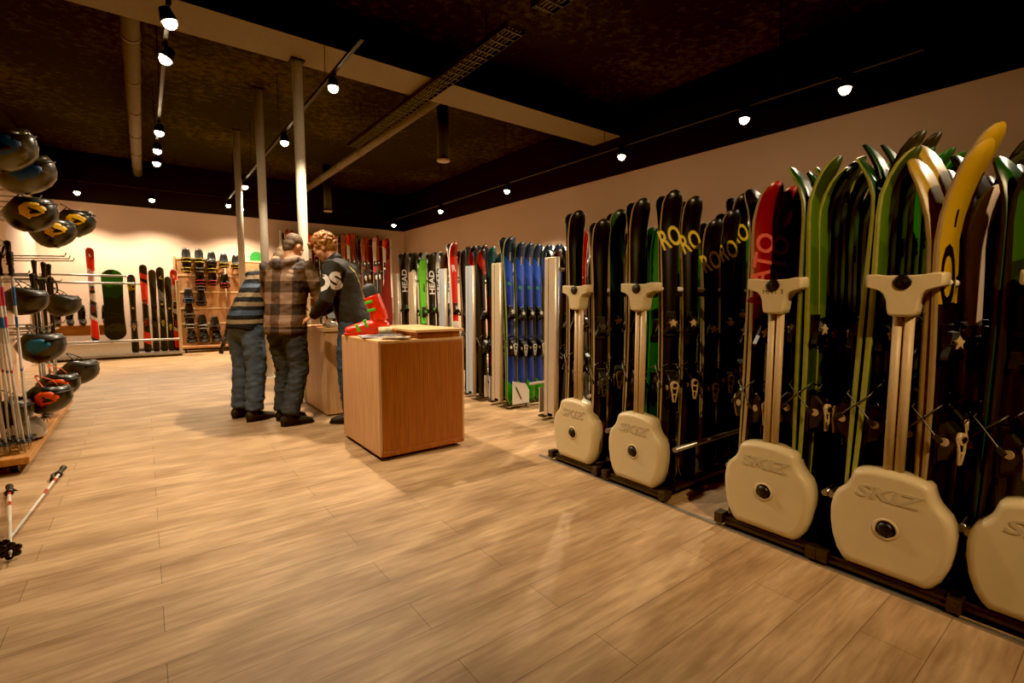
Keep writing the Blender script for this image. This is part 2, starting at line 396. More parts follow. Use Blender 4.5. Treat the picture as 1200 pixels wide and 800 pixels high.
# ---------------------------------------------------------------- skis
SIDE = {'bluegreen': mat('edge_pale_green', '77824E', .35), 'cream': mat('edge_cream', '9C835A', .35, var=.06), 'yellow': mat('edge_yellow', '8A8A44', .35), 'green': mat('edge_green', '3C8A2A', .35), 'black': mat('edge_black', '1E1C1A', .35), 'white': mat('edge_white', 'D8D2C4', .35), 'brown': mat('edge_brown', '8F6C48', .4)}
BASE = mat('ski_base', '17181A', .3)
BASEG = mat('ski_base_green', '143C16', .35)
def K(n, stops, **k): return bandmat('top_'+n, stops, length=k.pop('L', 1.75), rough=k.pop('rough', .32), **k)
DES = {  # design: (colour words, topsheet material, edge, base)
 'black': ('black', K('black', [(0, '121212'), (.3, '1A1A1A'), (.62, '0E100F'), (.9, '181A1A')], diag=1.2), 'cream', BASE),
 'darkgreen': ('black-green', K('darkgreen', [(0, '121A12'), (.28, '22382A'), (.55, '16281A'), (.64, '2E5438'), (.75, '1C3824'), (.86, '2C5638'), (.95, '16241A')], diag=1.6, noise_amt=.05), 'cream', BASE),
 'green': ('green', K('green', [(0, '0F3A12'), (.32, '14541A'), (.6, '1E6B1E'), (.93, '174E16')]), 'green', BASEG),
 'ro': ('navy and black', K('ro', [(0, '0F1014'), (.22, '171A1E'), (.7, '14161C'), (.76, '121526'), (.97, '0C0D10')]), 'cream', BASE),
 'rednato': ('dark red', K('rednato', [(0, '1A0A08'), (.3, '130C0B'), (.55, '7A1512'), (.96, '96201A')]), 'cream', BASE),
 'olive': ('olive green', K('olive', [(0, '101410'), (.35, '26361A'), (.52, '4C5E28'), (.62, '3A5422'), (.78, '46602A'), (.9, '323E1C')], diag=.3, noise_amt=.05), 'yellow', BASEG),
 'darktip': ('dark olive', K('darktip', [(0, '0D0F0C'), (.5, '12200F'), (.72, '26481E'), (.86, '1E1E14'), (.95, '2A2618')], noise_amt=.05), 'black', BASEG),
 'blue': ('blue', K('blue', [(0, '1A7A1A'), (.05, '219A1F'), (.12, '17327E'), (.4, '12255A'), (.6, '153A98'), (.78, '1B4FC0'), (.9, '0F2A4A')], diag=.5, rough=.28), 'bluegreen', BASE),
 'yellow': ('yellow and black', K('yellow', [(0, '15130C'), (.4, '14130F'), (.48, '17150F'), (.58, 'A9872A'), (.97, 'B8962F')], noise_amt=.02, L=1.9), 'cream', mat('base_yellow', '9C7F2C', .4)),
 'greygreen': ('grey-green', K('greygreen', [(0, '12130F'), (.45, '1C1D17'), (.7, '2E3026'), (.9, '262A20')], L=1.9), 'black', BASE),
 'rossi': ('red and white', K('rossi', [(0, '17120F'), (.2, 'B9AFA0'), (.47, 'CFC4B2'), (.5, 'C02318'), (.97, '8E1A14')]), 'white', BASE),
 'headblack': ('black', K('headblack', [(0, '0F0F0F'), (.15, '17A02A'), (.36, '0F5A1C'), (.4, '131313'), (.97, '222222')]), 'black', BASE),
 'headwhite': ('white', K('headwhite', [(0, '161616'), (.3, '2A2A28'), (.55, 'D3CCBE'), (.97, 'B9B2A6')]), 'black', BASE),
 'lime': ('lime green', K('lime', [(0, '111611'), (.33, '2E7A1A'), (.36, '121A10'), (.46, '5FB02A'), (.97, '3F7A1E')]), 'green', BASE),
 'tealred': ('teal and red', K('tealred', [(0, '1A2A28'), (.18, '9A2018'), (.32, '8A7040'), (.42, 'A3241A'), (.56, '7A3020'), (.66, '1F4F4C'), (.9, '2A5A58')], diag=.6, noise_amt=.06), 'black', BASE),
 'redblack': ('red and black', K('redblack', [(0, '141211'), (.3, '2A1512'), (.55, '151111'), (.8, '151111'), (.86, 'C42A1E'), (.95, '241412')], diag=.8), 'black', BASE),
 'brown': ('brown', K('brown', [(0, '17120F'), (.5, '3A2018'), (.9, '4A2A20')], noise_amt=.05), 'black', BASE),
 'hero': ('red and white', K('hero', [(0, '241210'), (.03, 'D4261C'), (.24, 'CFC6BA'), (.28, '1A1716'), (.46, 'C9C0B2'), (.63, 'D0C8BC'), (.82, 'D62C20'), (.96, '9E1C16')], diag=.4), 'white', BASE),
 'redrace': ('red', K('redrace', [(0, '121111'), (.07, '121111'), (.1, 'CC2A1E'), (.24, '161414'), (.58, 'C9BFB4'), (.6, 'E03A2C'), (.85, '141313'), (.89, 'D6301F'), (.95, '1A1515')], diag=.3), 'black', BASE),
 'fischer': ('black with yellow arrow', K('fischer', [(0, '101010'), (.5, '3A3C3A'), (.62, '6A6E6A'), (.74, '131313'), (.97, '2A2A28')], diag=.7), 'black', BASE),
 'grey': ('dark grey', K('grey', [(0, '131313'), (.5, '2A2826'), (.62, '1A1818'), (.8, '34302C')], diag=1.2), 'white', BASE),
 'pinkwhite': ('pale pink', K('pinkwhite', [(0, '241A18'), (.4, '8A2A26'), (.58, 'C9B8AA'), (.9, 'B07A70')]), 'white', BASE),
 'salmon': ('red and orange', K('salmon', [(0, '171312'), (.45, '6A2018'), (.6, '9A4A2A'), (.85, '7A2A1E')]), 'white', BASE),
}
def yprof(z, L, rise, tl):
    s = max(0., (z-(L-tl))/tl); t = max(0., (.10-z)/.10)
    cam = .005*math.sin(PI*min(1, max(0, (z-.06)/(L-tl-.06))))
    return -rise*s**2.1 - .012*t*t - cam
SKIM = {}
def ski_mesh(design, L, w, rise, tl):
    key = (design, L, w, rise, tl)
    if key in SKIM: return SKIM[key]
    words, top, side, base = DES[design]
    bm = bmesh.new(); N = 28; rows = []
    for i in range(N+1):
        q = i/N; z = L*q if q < .7 else L*(.7+.3*(1-max(0., 1-(q-.7)/.3)**2.0))
        f = z/L
        hw = w*.5*(1-.26*math.sin(PI*min(1, max(0, (f-.03)/.86))))
        e = (L-z)/.075
        if e < 1: hw *= math.sqrt(max(0, 1-(1-e)**2.2))*.999+.001*6
        if z < .03: hw *= .72+.28*(z/.03)**.5
        hw = max(hw, .004)
        th = .010+.012*math.sin(PI*min(1, max(0, f*.95)))
        y = yprof(z, L, rise, tl)
        rows.append([bm.verts.new(p) for p in ((-hw*.93, y-th, z), (hw*.93, y-th, z), (hw, y-th*.6, z), (hw, y, z), (-hw, y, z), (-hw, y-th*.6, z))])
    for a, b in zip(rows[:-1], rows[1:]):
        for k in range(6):
            j = (k+1) % 6
            fc = bm.faces.new((a[k], a[j], b[j], b[k])); fc.material_index = {0: 0, 3: 2}.get(k, 1); fc.smooth = k in (0, 3)
    bm.faces.new(rows[0][::-1]).material_index = 1; bm.faces.new(rows[-1]).material_index = 1
    bmesh.ops.recalc_face_normals(bm, faces=bm.faces[:])
    me = bpy.data.meshes.new('ski'); bm.to_mesh(me); bm.free()
    for mm in (top, SIDE[side], base): me.materials.append(mm)
    SKIM[key] = me; return me
TAN = mat('binding_tan', 'B39A72', .4); WHT = mat('binding_white', 'C8C2B4', .4); GRN = mat('binding_green', '3C8A2A', .4); REDP = mat('binding_red', 'A8241C', .4); YEL = mat('binding_yellow', 'C0B040', .4)
RAILM0 = mat('brake_wire', '5E584E', .4, .7)
def binding_meshes(acc):
    toe = MB()
    toe.box((0, -.028, 0), (.062, .016, .15), 0, bev=.003)
    toe.prism([(-.026, -.05), (.026, -.05), (.032, .0), (.02, .05), (-.02, .05), (-.032, .0)], [(-.034, 1), (-.06, .9), (-.072, .6)], lambda u, v, d: (u, d, v), 0)
    for s in (-1, 1): toe.prism([(s*.012, -.03), (s*.046, -.062), (s*.05, -.05), (s*.03, -.005)], [(-.04, 1), (-.066, .9)], lambda u, v, d: (u, d, v), 0)
    toe.prism([(0, .034), (.016, .016), (.036, .012), (.018, -.006), (.022, -.03), (0, -.014), (-.022, -.03), (-.018, -.006), (-.036, .012), (-.016, .016)], [(-.07, 1), (-.077, .9)], lambda u, v, d: (u*.8, d, v*.8+.005), 1)
    heel = MB()
    heel.box((0, -.028, -.02), (.064, .016, .2), 0, bev=.003)
    prof = [(-.03, -.11), (-.075, -.085), (-.1, -.03), (-.092, .03), (-.062, .06), (-.036, .055), (-.03, .03)]
    heel.prism(prof, [(-.027, .86), (-.022, 1), (.022, 1), (.027, .86)], lambda u, v, d: (d, u, v), 0)
    heel.cyl((0, -.085, .0), (0, -.108, .0), .024, n=14, mi=1).cyl((0, -.108, .0), (0, -.113, .0), .012, n=10, mi=0)
    for s in (-1, 1): heel.sweep([(s*.02, -.1, -.008), (s*.014, -.102, -.05), (s*.005, -.098, -.1)], .0055, n=6, mi=1)
    heel.box((0, -.101, -.055), (.026, .006, .008), 1)
    heel.cyl((-.03, -.06, -.02), (.03, -.06, -.02), .017, n=12, mi=1)
    br = MB()
    for s in (-1, 1):
        br.sweep([(s*.02, -.04, .05), (s*.056, -.036, .03), (s*.06, .01, -.015), (s*.064, .062, -.07)], .0035, n=6, mi=0)
        br.box((s*.064, .066, -.076), (.01, .034, .022), 1, rot=Matrix.Rotation(-.7, 3, 'X'), bev=.003)
    out = []
    for mb, nm in ((toe, 'toe_binding'), (heel, 'heel_binding'), (br, 'ski_brake')):
        bmesh.ops.recalc_face_normals(mb.bm, faces=mb.bm.faces[:]); me = bpy.data.meshes.new(nm); mb.bm.to_mesh(me); mb.bm.free()
        for m_ in ((BLACKP, acc) if nm != 'ski_brake' else (RAILM0, BLACKP)): me.materials.append(m_)
        out.append((nm, me))
    return out
BIND = {k: binding_meshes(m) for k, m in (('tan', TAN), ('white', WHT), ('green', GRN), ('red', REDP), ('yellow', YEL), ('black', mat('binding_grey', '3A3835', .4)))}
DBIND = {'ro': 'tan', 'green': 'green', 'darkgreen': 'tan', 'blue': 'white', 'hero': 'red', 'rednato': 'tan', 'redrace': 'red', 'fischer': 'yellow', 'rossi': 'white', 'headblack': 'green', 'lime': 'green', 'olive': 'tan', 'yellow': 'tan', 'headwhite': 'white', 'pinkwhite': 'white', 'salmon': 'white', 'darktip': 'tan'}
def letter_mesh(key, body, size, zc, rotdeg, L, rise, tl, squash=1., ext=.0008, bold=.02, x0=0.):
    k = ('L', key, L, rise, tl)
    if k in SKIM: return SKIM[k]
    me = text_mesh(body, size, ext, bold)
    bm = bmesh.new(); bm.from_mesh(me); bpy.data.meshes.remove(me)
    a = R(rotdeg)
    for v in bm.verts:
        x, y, n = v.co.x*squash, v.co.y, v.co.z
        v.co = Vector((x*math.cos(a)-y*math.sin(a)+x0, -n, x*math.sin(a)+y*math.cos(a)+zc))
    zs = [v.co.z for v in bm.verts]; z = min(zs)+.015
    while z < max(zs):
        bmesh.ops.bisect_plane(bm, geom=bm.verts[:]+bm.edges[:]+bm.faces[:], plane_co=(0, 0, z), plane_no=(0, 0, 1)); z += .015
    for v in bm.verts:
        zz = v.co.z; f = zz/L
        th = .010+.012*math.sin(PI*min(1, max(0, f*.95)))
        v.co.y += yprof(zz, L, rise, tl)-th-.0012
    m2 = bpy.data.meshes.new('lettering'); bm.to_mesh(m2); bm.free(); SKIM[k] = m2; return m2
LYEL = mat('letter_yellow', 'C9B02A', .4); LWHT = mat('letter_white', 'D8D0C2', .4); LBLK = mat('letter_black', '101010', .4); LPINK = mat('letter_red', 'C0564A', .4); LGRN = mat('letter_green', '2E9A4A', .4)
LET = {  # design: list of (part name, body, size, z from tip, rotation, material, squash)
 'ro': [('lettering', 'RO', .165, -.27, 22, LYEL, .58, 0)],
 'rednato': [('lettering', 'NATO', .15, -.42, 82, LPINK, .85, 0)],
 'blue': [('lettering', '96', .055, -.5, 0, LGRN, .9, 0), ('brand_mark', 'NORDICA', .022, -.2, 90, LWHT, .9, .025)],
 'headblack': [('lettering', 'HEAD', .115, -.42, 90, LWHT, 1.15, 0)],
 'headwhite': [('lettering', 'HEAD', .115, -.42, 90, LBLK, 1.15, 0)],
 'rossi': [('lettering', 'R', .12, -.33, 8, LWHT, .8, 0)],
 'hero': [('lettering', 'R', .085, -.16, 8, LWHT, .8, 0), ('word_mark', 'HERO', .085, -.55, 90, mat('letter_hero', 'D6301F', .4), 1, 0)],
 'fischer': [('arrow_mark', '>', .17, -.22, 200, LYEL, .6, 0)],
 'yellow': [('oval_mark', 'O', .34, -.5, 0, LBLK, .3, 0), ('brand_mark', 'I', .09, -.27, 4, LBLK, .8, .01)],
 'lime': [('lettering', 'elan', .05, -.42, 90, LBLK, 1.5, .012)],
 'green': [('lettering', 'elan', .035, -.42, 90, LBLK, 1.5, .012)],
 'darkgreen': [('brand_mark', 'DPS', .016, -.16, 0, LWHT, 1, 0)],
 'black': [('brand_mark', 'SALOMON', .014, -.2, 90, LWHT, 1, .02)],
}
LET.pop('darkgreen'); LET.pop('black'); 
NSKI = [0]
def ski(design, L, x, y, z, lean, facing, label, group, w=.122, rise=.075, tl=.25, bind=None, roll=0., letters=True, yaw=0.):
    """one ski standing on its tail; facing=-1: topsheet to -Y, +1: to +Y; lean>0 tips the top toward +Y"""
    o = obj('ski', ski_mesh(design, L, w, rise, tl), []); tag(o, label, 'ski', group)
    M = Matrix.Translation((x, y, z)) @ Matrix.Rotation(-lean, 4, 'X') @ Matrix.Rotation(roll, 4, 'Y')
    if yaw: M = M @ Matrix.Rotation(R(yaw), 4, 'Z')
    if facing > 0: M = M @ Matrix.Rotation(PI, 4, 'Z')
    o.matrix_world = M
    bs = BIND[bind or DBIND.get(design, 'black')]
    zc = L*.45
    for (nm, me), dz in zip(bs, (.19, -.17, -.10)):
        c = bpy.data.objects.new(nm, me); C.objects.link(c); c.parent = o; c.location = (0, -.002, zc+dz)
    if letters and design in LET:
        for nm, body, size, dz, rot, lm, sq, x0 in LET[design]:
            c = obj(nm, letter_mesh(design+nm, body, size, L+dz, rot, L, rise, tl, sq, x0=x0), [], o)
            if not c.data.materials: c.data.materials.append(lm)
    NSKI[0] += 1
    return o
def pair(design, L, x, y, z, lean, where, group, both=True, **k):
    words = DES[design][0]
    ski(design, L, x, y, z, lean, -1, f'{words} ski facing out, {where}', group, **k)
    if both:
        k.pop('letters', None)
        ski(design, L-random.choice((0, 0, .0)), x+random.uniform(-.006, .006), y+.004, z, lean, 1, f'{words} ski reversed, {where}', group, letters=False, **k)

# ---------------------------------------------------------------- shield racks
CREAM = mat('cream_plastic', 'C9B68C', .42, var=.04, scale=9, bump=.03)
POSTM = mat('cream_post', 'BFA57C', .45, var=.06)
RAILM = mat('dark_rail_steel', '4A4238', .4, .7)
REDB = mat('red_plastic', '8E1A14', .45)
def shield_outline():
    half = [(.0, .0), (.155, .0), (.172, .012), (.2, .05), (.222, .11), (.234, .18), (.236, .24), (.228, .29), (.214, .322), (.196, .34), (.176, .36), (.162, .385), (.154, .41), (.148, .43), (.135, .442), (.1, .452), (.05, .459)]
    pts = [(a, b) for a, b in half[1:]] + [(0, .461)] + [(-a, b) for a, b in half[:0:-1]]
    return [(a*.89, b*.955) for a, b in pts]
SH = shield_outline()
def t_outline():
    half = [(.0, .0), (.03, .0), (.046, .008), (.05, .03), (.054, .065), (.064, .09), (.085, .106), (.12, .115), (.15, .12), (.157, .128), (.157, .165), (.152, .172), (.1, .172), (.06, .166), (.0, .164)]
    half = [(a if a < .07 else .07+(a-.07)*.68, b) for a, b in half]
    return half[1:-1] + [(0, .164)] + [(-a, b) for a, b in half[-2:0:-1]]
TO = t_outline()
RL = 3.1
ROWN = ['leftmost', 'second', 'middle', 'fourth', 'rightmost']
def shield_rack(i, X0, Y, dz=0):
    t = thing('ski_rack', f'{ROWN[i]} ski rack with cream embossed shield foot, on floor track', 'ski rack', (X0, Y, 0), group='cream shield ski racks')
    m = MB()
    m.prism(SH, [(-.005, .86), (-.002, .93), (.008, .975), (.03, 1.0), (.085, 1.0)], lambda u, v, d: (d, -u, v+.06), 0, True)
    m.build('shield_foot', CREAM, t)
    MB().prism([(u*.9, v*.94) for u, v in SH], [(.084, 1.0), (.115, 1.0)], lambda u, v, d: (d, -u, v+.07), 0).build('shield_backing', REDB, t)
    kn = MB().lathe([(.046, .001), (.042, .006), (.034, .003), (.033, -.004), (.046, -.004)], (-.004, 0, .262), 20, 0, Matrix.Rotation(-PI/2, 3, 'Y'))
    kn.build('knob_ring', CREAM, t)
    MB().ell((-.008, 0, .262), (.014, .03, .03), 14).build('knob', BLACKP, t)
    tm = text_mesh('SKIZ', .074, .0045, .025)
    bm = bmesh.new(); bm.from_mesh(tm)
    for v in bm.verts: v.co = Vector((-v.co.z-.0035, -(v.co.x*1.42+v.co.y*.35), v.co.y+.40))
    bm.to_mesh(tm); bm.free()
    obj('embossed_lettering', tm, mat('cream_emboss', 'B5A684', .5, var=.04), t)
    for s in (-1, 1): MB().sweep([(.05, s*.019, .5), (.05, s*.019, 1.16)], .0175, n=14, round_ends=False).build('post', POSTM, t)
    h = MB(); h.prism(TO, [(.0, .9), (.006, .97), (.02, 1), (.075, 1), (.085, .96)], lambda u, v, d: (d, -u, v+1.135), 0, True)
    h.build('holder_head', CREAM, t)
    MB().lathe([(.03, -.004), (.03, .004), (.02, .0), (.012, .006), (.001, .006)], (-.0, 0, 1.272), 16, 0, Matrix.Rotation(-PI/2, 3, 'Y')).build('holder_knob', BLACKP, t)
    if i == 2:
        lm = text_mesh('MNT 3', .03, .0006, 0)
        bm = bmesh.new(); bm.from_mesh(lm)
        for v in bm.verts: v.co = Vector((-v.co.z+.0005, -(v.co.x*1.1), v.co.y+1.24))
        bm.to_mesh(lm); bm.free(); obj('handwritten_mark', lm, mat('pen_ink', '2A241C', .6), t)
    for s in (-1, 1):
        MB().sweep([(.075, s*.115, 1.27), (RL, s*.115, 1.27)], .014, n=10, round_ends=False).build('top_rail', WHITE, t)
        MB().box((RL/2+.06, s*.115, 1.24), (RL-.1, .012, .026)).build('brush_strip', BLACKP, t)
        MB().sweep([(.09, s*.235, .31), (RL, s*.235, .31)], .016, n=10, round_ends=False).build('lower_rail', STEEL, t)
        MB().box((RL/2+.06, s*.22, .062), (RL-.1, .03, .025)).build('floor_rail', RAILM, t)
    c = MB(); c.box((.05, 0, .045), (.075, .46, .03), bev=.004)
    for s in (-1, 1): c.box((.02, s*.225, .05), (.07, .045, .055), bev=.004).cyl((-.018, s*.225, .05), (-.01, s*.225, .05), .009, n=8)
    for s in (-1, 1): c.cyl((.09, s*.2-.01, .026), (.09, s*.2+.01, .026), .024, n=14)
    c.build('rail_cart', RAILM, t)
    f = MB(); f.box((RL, 0, .7), (.03, .3, 1.2), bev=.004).box((RL, 0, .08), (.05, .5, .05)); f.box((RL/2, 0, .035), (RL, .42, .014))
    f.build('rear_frame', RAILM, t)
    return t
ROWS = [(2.39, 2.44), (2.39, 1.905), (2.39, 1.10), (2.39, .605), (2.42, .16)]
for i, (x0, y) in enumerate(ROWS): shield_rack(i, x0, y)
for dx, w in ((-.05, .022), (2.6, .03)):
    m = MB().box((2.44+dx, 1.25, .005), (w, 3.1, .01))
    tag(m.build('floor_track', STEEL), ('steel floor track along the front feet of the shield racks' if dx < 0 else 'steel floor track along the rear of the shield racks'), 'floor track')
ZS = .078
LEAN = .012
def column(ri, side, items, yaw=0, n_named=6, rackname=None):
    """items: (design, L, x, both) pairs; side -1 = right in the photo (toward -Y)"""
    X0, Y = ROWS[ri]
    rn = rackname or f'{ROWN[ri]} shield rack'
    sn = 'right' if side < 0 else 'left'
    for k, it in enumerate(items):
        d, L, x = it[:3]; kw = it[3] if len(it) > 3 else {}
        off = kw.pop('off', .15); kw.setdefault('yaw', yaw); ln = kw.pop('lean', LEAN+random.uniform(-.006, .006))
        g = f'skis on the {sn} side of the {rn}'
        where = f'pair {ORD[k]} from front, {sn} side of {rn}' if k < n_named else f'deep in {sn} side of {rn}'
        pair(d, L, x, Y+side*off, ZS, ln*(1 if side < 0 else -1), where, g, roll=random.uniform(-.012, .012), **kw)
def seq(designs, x0, dx, L0, dL=.06, jit=.012, **k):
    return [(random.choice(designs) if isinstance(designs, list) else designs, round(L0+random.choice((-1, 0, 0, 1))*dL, 2), x0+i*dx+random.uniform(-jit, jit), dict(k)) for i in range(k.pop('n', 6))]
D = dict
# rack 1
column(0, 1, [('black', 1.76, 2.54), ('rossi', 1.66, 2.72, D(off=.3)), ('brown', 1.62, 2.9), ('brown', 1.64, 3.1)], -25)
column(0, -1, [('black', 1.66, 2.5), ('darkgreen', 1.74, 2.65), ('darkgreen', 1.62, 2.83), ('darkgreen', 1.6, 2.97), ('redblack', 1.66, 3.13), ('pinkwhite', 1.64, 3.3), ('darkgreen', 1.6, 3.48)], -28)
# rack 2
column(1, 1, [('black', 1.76, 2.54), ('green', 1.62, 2.76), ('green', 1.62, 2.97), ('green', 1.66, 3.18), ('green', 1.6, 3.4), ('green', 1.64, 3.62), ('pinkwhite', 1.7, 3.8), ('pinkwhite', 1.72, 3.97)], -28)
column(1, -1, [('ro', 1.76, 2.53), ('ro', 1.75, 2.74), ('ro', 1.64, 2.98), ('ro', 1.72, 3.15), ('ro', 1.84, 3.31), ('green', 1.7, 3.52), ('salmon', 1.72, 3.72)], -32)
# rack 3
column(2, 1, [('rednato', 1.7, 2.52, D(rise=.09)), ('rednato', 1.7, 2.69, D(rise=.09)), ('black', 1.74, 2.84), ('rednato', 1.74, 2.99, D(rise=.09)), ('salmon', 1.66, 3.15), ('olive', 1.7, 3.3), ('olive', 1.74, 3.46), ('darktip', 1.76, 3.62), ('olive', 1.72, 3.78)], -24)
O3 = [1.76, 1.72, 1.76, 1.8, 1.76, 1.78, 1.72, 1.8, 1.7, 1.72, 1.68, 1.72, 1.66, 1.7]
column(2, -1, [(['olive', 'olive', 'darktip', 'olive', 'olive', 'green'][k % 6], O3[k], 2.5+.088*k, D(rise=.1, w=.11, off=.125 if k == 0 else .14)) for k in range(14)], -7)
# rack 4
O4 = [1.74, 1.82, 1.78, 1.86, 1.8, 1.84, 1.78, 1.86, 1.8, 1.84]
column(3, 1, [(['olive', 'darktip', 'green', 'darktip', 'green', 'green', 'darktip', 'green', 'darktip', 'green'][k], O4[k], 2.5+.115*k, D(rise=.1, off=.16 if k == 0 else .14, lean=.03 if k == 0 else .012)) for k in range(10)], -5)
column(3, -1, [('yellow', 1.7, 2.5, D(rise=.12, tl=.42, w=.125, off=.105)), ('yellow', 1.78, 2.6, D(rise=.13, tl=.42, w=.125, off=.105)), ('pinkwhite', 1.58, 2.74), ('greygreen', 1.72, 2.9, D(rise=.13, tl=.45)), ('greygreen', 1.82, 3.1, D(rise=.14, tl=.45)), ('greygreen', 1.8, 3.3, D(rise=.14, tl=.45)), ('darktip', 1.62, 3.5), ('greygreen', 1.82, 3.75, D(rise=.14, tl=.45)), ('darktip', 1.66, 3.95)], -20)
# rack 5
column(4, 1, [('darktip', 1.66, 2.56, D(off=.18)), ('greygreen', 1.66, 2.72), ('greygreen', 1.7, 2.88), ('darktip', 1.66, 3.04), ('greygreen', 1.62, 3.2)], -24)

# ---------------------------------------------------------------- aluminium panel racks
ALU = mat('satin_aluminium', 'B9A98F', .38, .35, var=.04)
ALUB = mat('pale_blue_panel', 'A3ABB5', .4, .2, var=.04)
PLATE = mat('white_plate', 'CFC6B6', .5, var=.03)
PNAME = ['nearest', 'second', 'third', 'fourth', 'fifth', 'sixth']
PY = [3.50, 4.40, 4.95, 5.62, 6.52, 7.08]
XA = 3.1
def panel_rack(k, Y):
    t = thing('ski_rack', f'{PNAME[k]} of the ski racks with tall flat metal front panel', 'ski rack', (XA, Y, 0), group='metal panel ski racks')
    L = 2.6
    m = MB(); m.box((.02, 0, .84), (.04, .15, 1.54), bev=.004).box((.0, .03, .84), (.012, .03, 1.52), bev=.004)
    m.build('front_panel', ALUB if k in (2, 3) else ALU, t)
    MB().sweep([(.02, -.085, .07), (.02, -.085, 1.61)], (.022), n=14, round_ends=False).build('panel_edge', ALU, t)
    for s in (-1, 1):
        b = MB(); b.prism([(.07, .06), (.3, .06), (.3, .2), (.25, .28), (.07, .32)], [(s*.225-.004, 1), (s*.225+.004, 1)], lambda u, v, d: (u, d, v), 0)
        pl = b.build('side_plate', PLATE, t)
        yy = s*.225+s*.006
        MB().box((.15, yy, .18), (.012, .004, .16), rot=Matrix.Rotation(-.5, 3, 'Y')).build('slot', BLACKP, pl)
        MB().cyl((.3, s*.225-.01, .03), (.3, s*.225+.01, .03), .028, n=14).build('foot_wheel', STEEL, t)
        MB().sweep([(.04, s*.1, 1.5), (L, s*.1, 1.5)], .013, n=10, round_ends=False).build('top_rail', STEEL, t)
        MB().sweep([(.3, s*.235, .27), (L, s*.235, .27)], .016, n=10, round_ends=False).build('lower_rail', WHITE, t)
        MB().box((L/2+.02, s*.15, .045), (L, .07, .02)).build('tail_tray', RAILM, t)
    f = MB().box((L, 0, .78), (.03, .24, 1.5), bev=.004).box((L/2, 0, .09), (L, .1, .03)); f.build('rear_frame', RAILM, t)
for k, y in enumerate(PY): panel_rack(k, y)
def pcol(k, items, side=-1):
    for j, it in enumerate(items):
        d, L, x = it[:3]; kw = it[3] if len(it) > 3 else {}
        off = kw.pop('off', .165)
        sn = 'right' if side < 0 else 'left'
        pair(d, L, x, PY[k]+side*off, .06, (.035+random.uniform(-.006, .006))*(1 if side < 0 else -1), f'{ORD[j]} along {sn} side of {PNAME[k]} metal panel rack', f'skis on the {sn} side of the {PNAME[k]} panel rack', roll=random.uniform(-.01, .01), **kw)
pcol(0, [('brown', 1.66, 3.26), ('brown', 1.64, 3.4), ('grey', 1.62, 3.54)])
pcol(0, [('brown', 1.64, 3.26), ('brown', 1.66, 3.42)], 1)
pcol(1, [('blue', 1.82, 3.2, D(w=.135)), ('blue', 1.78, 3.335, D(w=.135)), ('blue', 1.78, 3.47, D(w=.135)), ('blue', 1.78, 3.605, D(w=.135)), ('blue', 1.78, 3.74, D(w=.135)), ('blue', 1.8, 3.875, D(w=.135))])
pcol(1, [('blue', 1.86, 3.32, D(w=.135, off=.12)), ('grey', 1.76, 3.5)], 1)
pcol(2, [('redblack', 1.74, 3.2), ('tealred', 1.78, 3.34), ('tealred', 1.72, 3.48), ('grey', 1.7, 3.62)])
pcol(2, [('redblack', 1.8, 3.2), ('redblack', 1.82, 3.36)], 1)
pcol(3, [('rossi', 1.88, 3.22), ('black', 1.8, 3.38), ('redblack', 1.84, 3.54)])
pcol(3, [('brown', 1.78, 3.2), ('grey', 1.8, 3.36)], 1)
pcol(4, [('lime', 1.74, 3.22), ('headblack', 1.82, 3.36), ('headwhite', 1.86, 3.5), ('headwhite', 1.86, 3.64)])
pcol(4, [('headblack', 1.84, 3.2), ('headwhite', 1.86, 3.38)], 1)
pcol(5, [('headblack', 1.86, 3.2), ('headblack', 1.84, 3.36)])

# ---------------------------------------------------------------- back wall two-tier ski rack
t = thing('ski_rack', 'tall two-tier ski rack against the back wall in the right corner', 'ski rack', (4.4, 13.55, 0))
W = 3.0
m = MB()
for x in (-W/2, -W/6, W/6, W/2): m.box((x, .2, 1.5), (.05, .05, 3.0), bev=.004)
m.build('upright', WHITE, t)
MB().box((0, .23, 2.0), (W, .02, 1.9), bev=.003).build('back_panel', woodmat('red_wood', '5E2E1C', '7A4026', 'Z'), t)
MB().box((0, 0, 1.27), (W, .5, .03), bev=.004).build('shelf', woodmat('shelf_wood', '8A6238', 'A87C4C', 'X'), t)
for z in (2.05, 2.75): MB().sweep([(-W/2, .1, z), (W/2, .1, z)], .014, n=8).build('cross_rail', STEEL, t)
for z in (.95,): MB().sweep([(-W/2, .1, z), (W/2, .1, z)], .014, n=8).build('lower_cross_rail', STEEL, t)
MB().box((0, .0, .06), (W, .5, .04), bev=.004).build('bottom_shelf', woodmat('shelf_wood', '8A6238', 'A87C4C', 'X'), t)
bd = ['salmon', 'rednato', 'pinkwhite', 'salmon', 'hero', 'rednato', 'grey']
for k in range(20):
    d = bd[k % 7]; x = 2.98+k*.145
    lb = f'{DES[d][0]} ski, {k+1} along from the left on upper tier of back wall rack'
    o = ski(d, 1.72+random.choice((-.06, 0, .05)), x, 13.52+(.03 if k % 2 else -.03), 1.285, .045, -1, lb, 'skis on the upper tier at the back', roll=random.uniform(-.02, .02), letters=False, w=.115)
for k in range(8):
    d = ['black', 'grey', 'salmon', 'black'][k % 4]; x = 3.1+k*.34
    ski(d, 1.12, x, 13.5, .08, .06, -1, f'short {DES[d][0]} ski, {ORD[k]} from left on lower tier of back rack', 'short skis on the lower tier at the back', letters=False, w=.1)

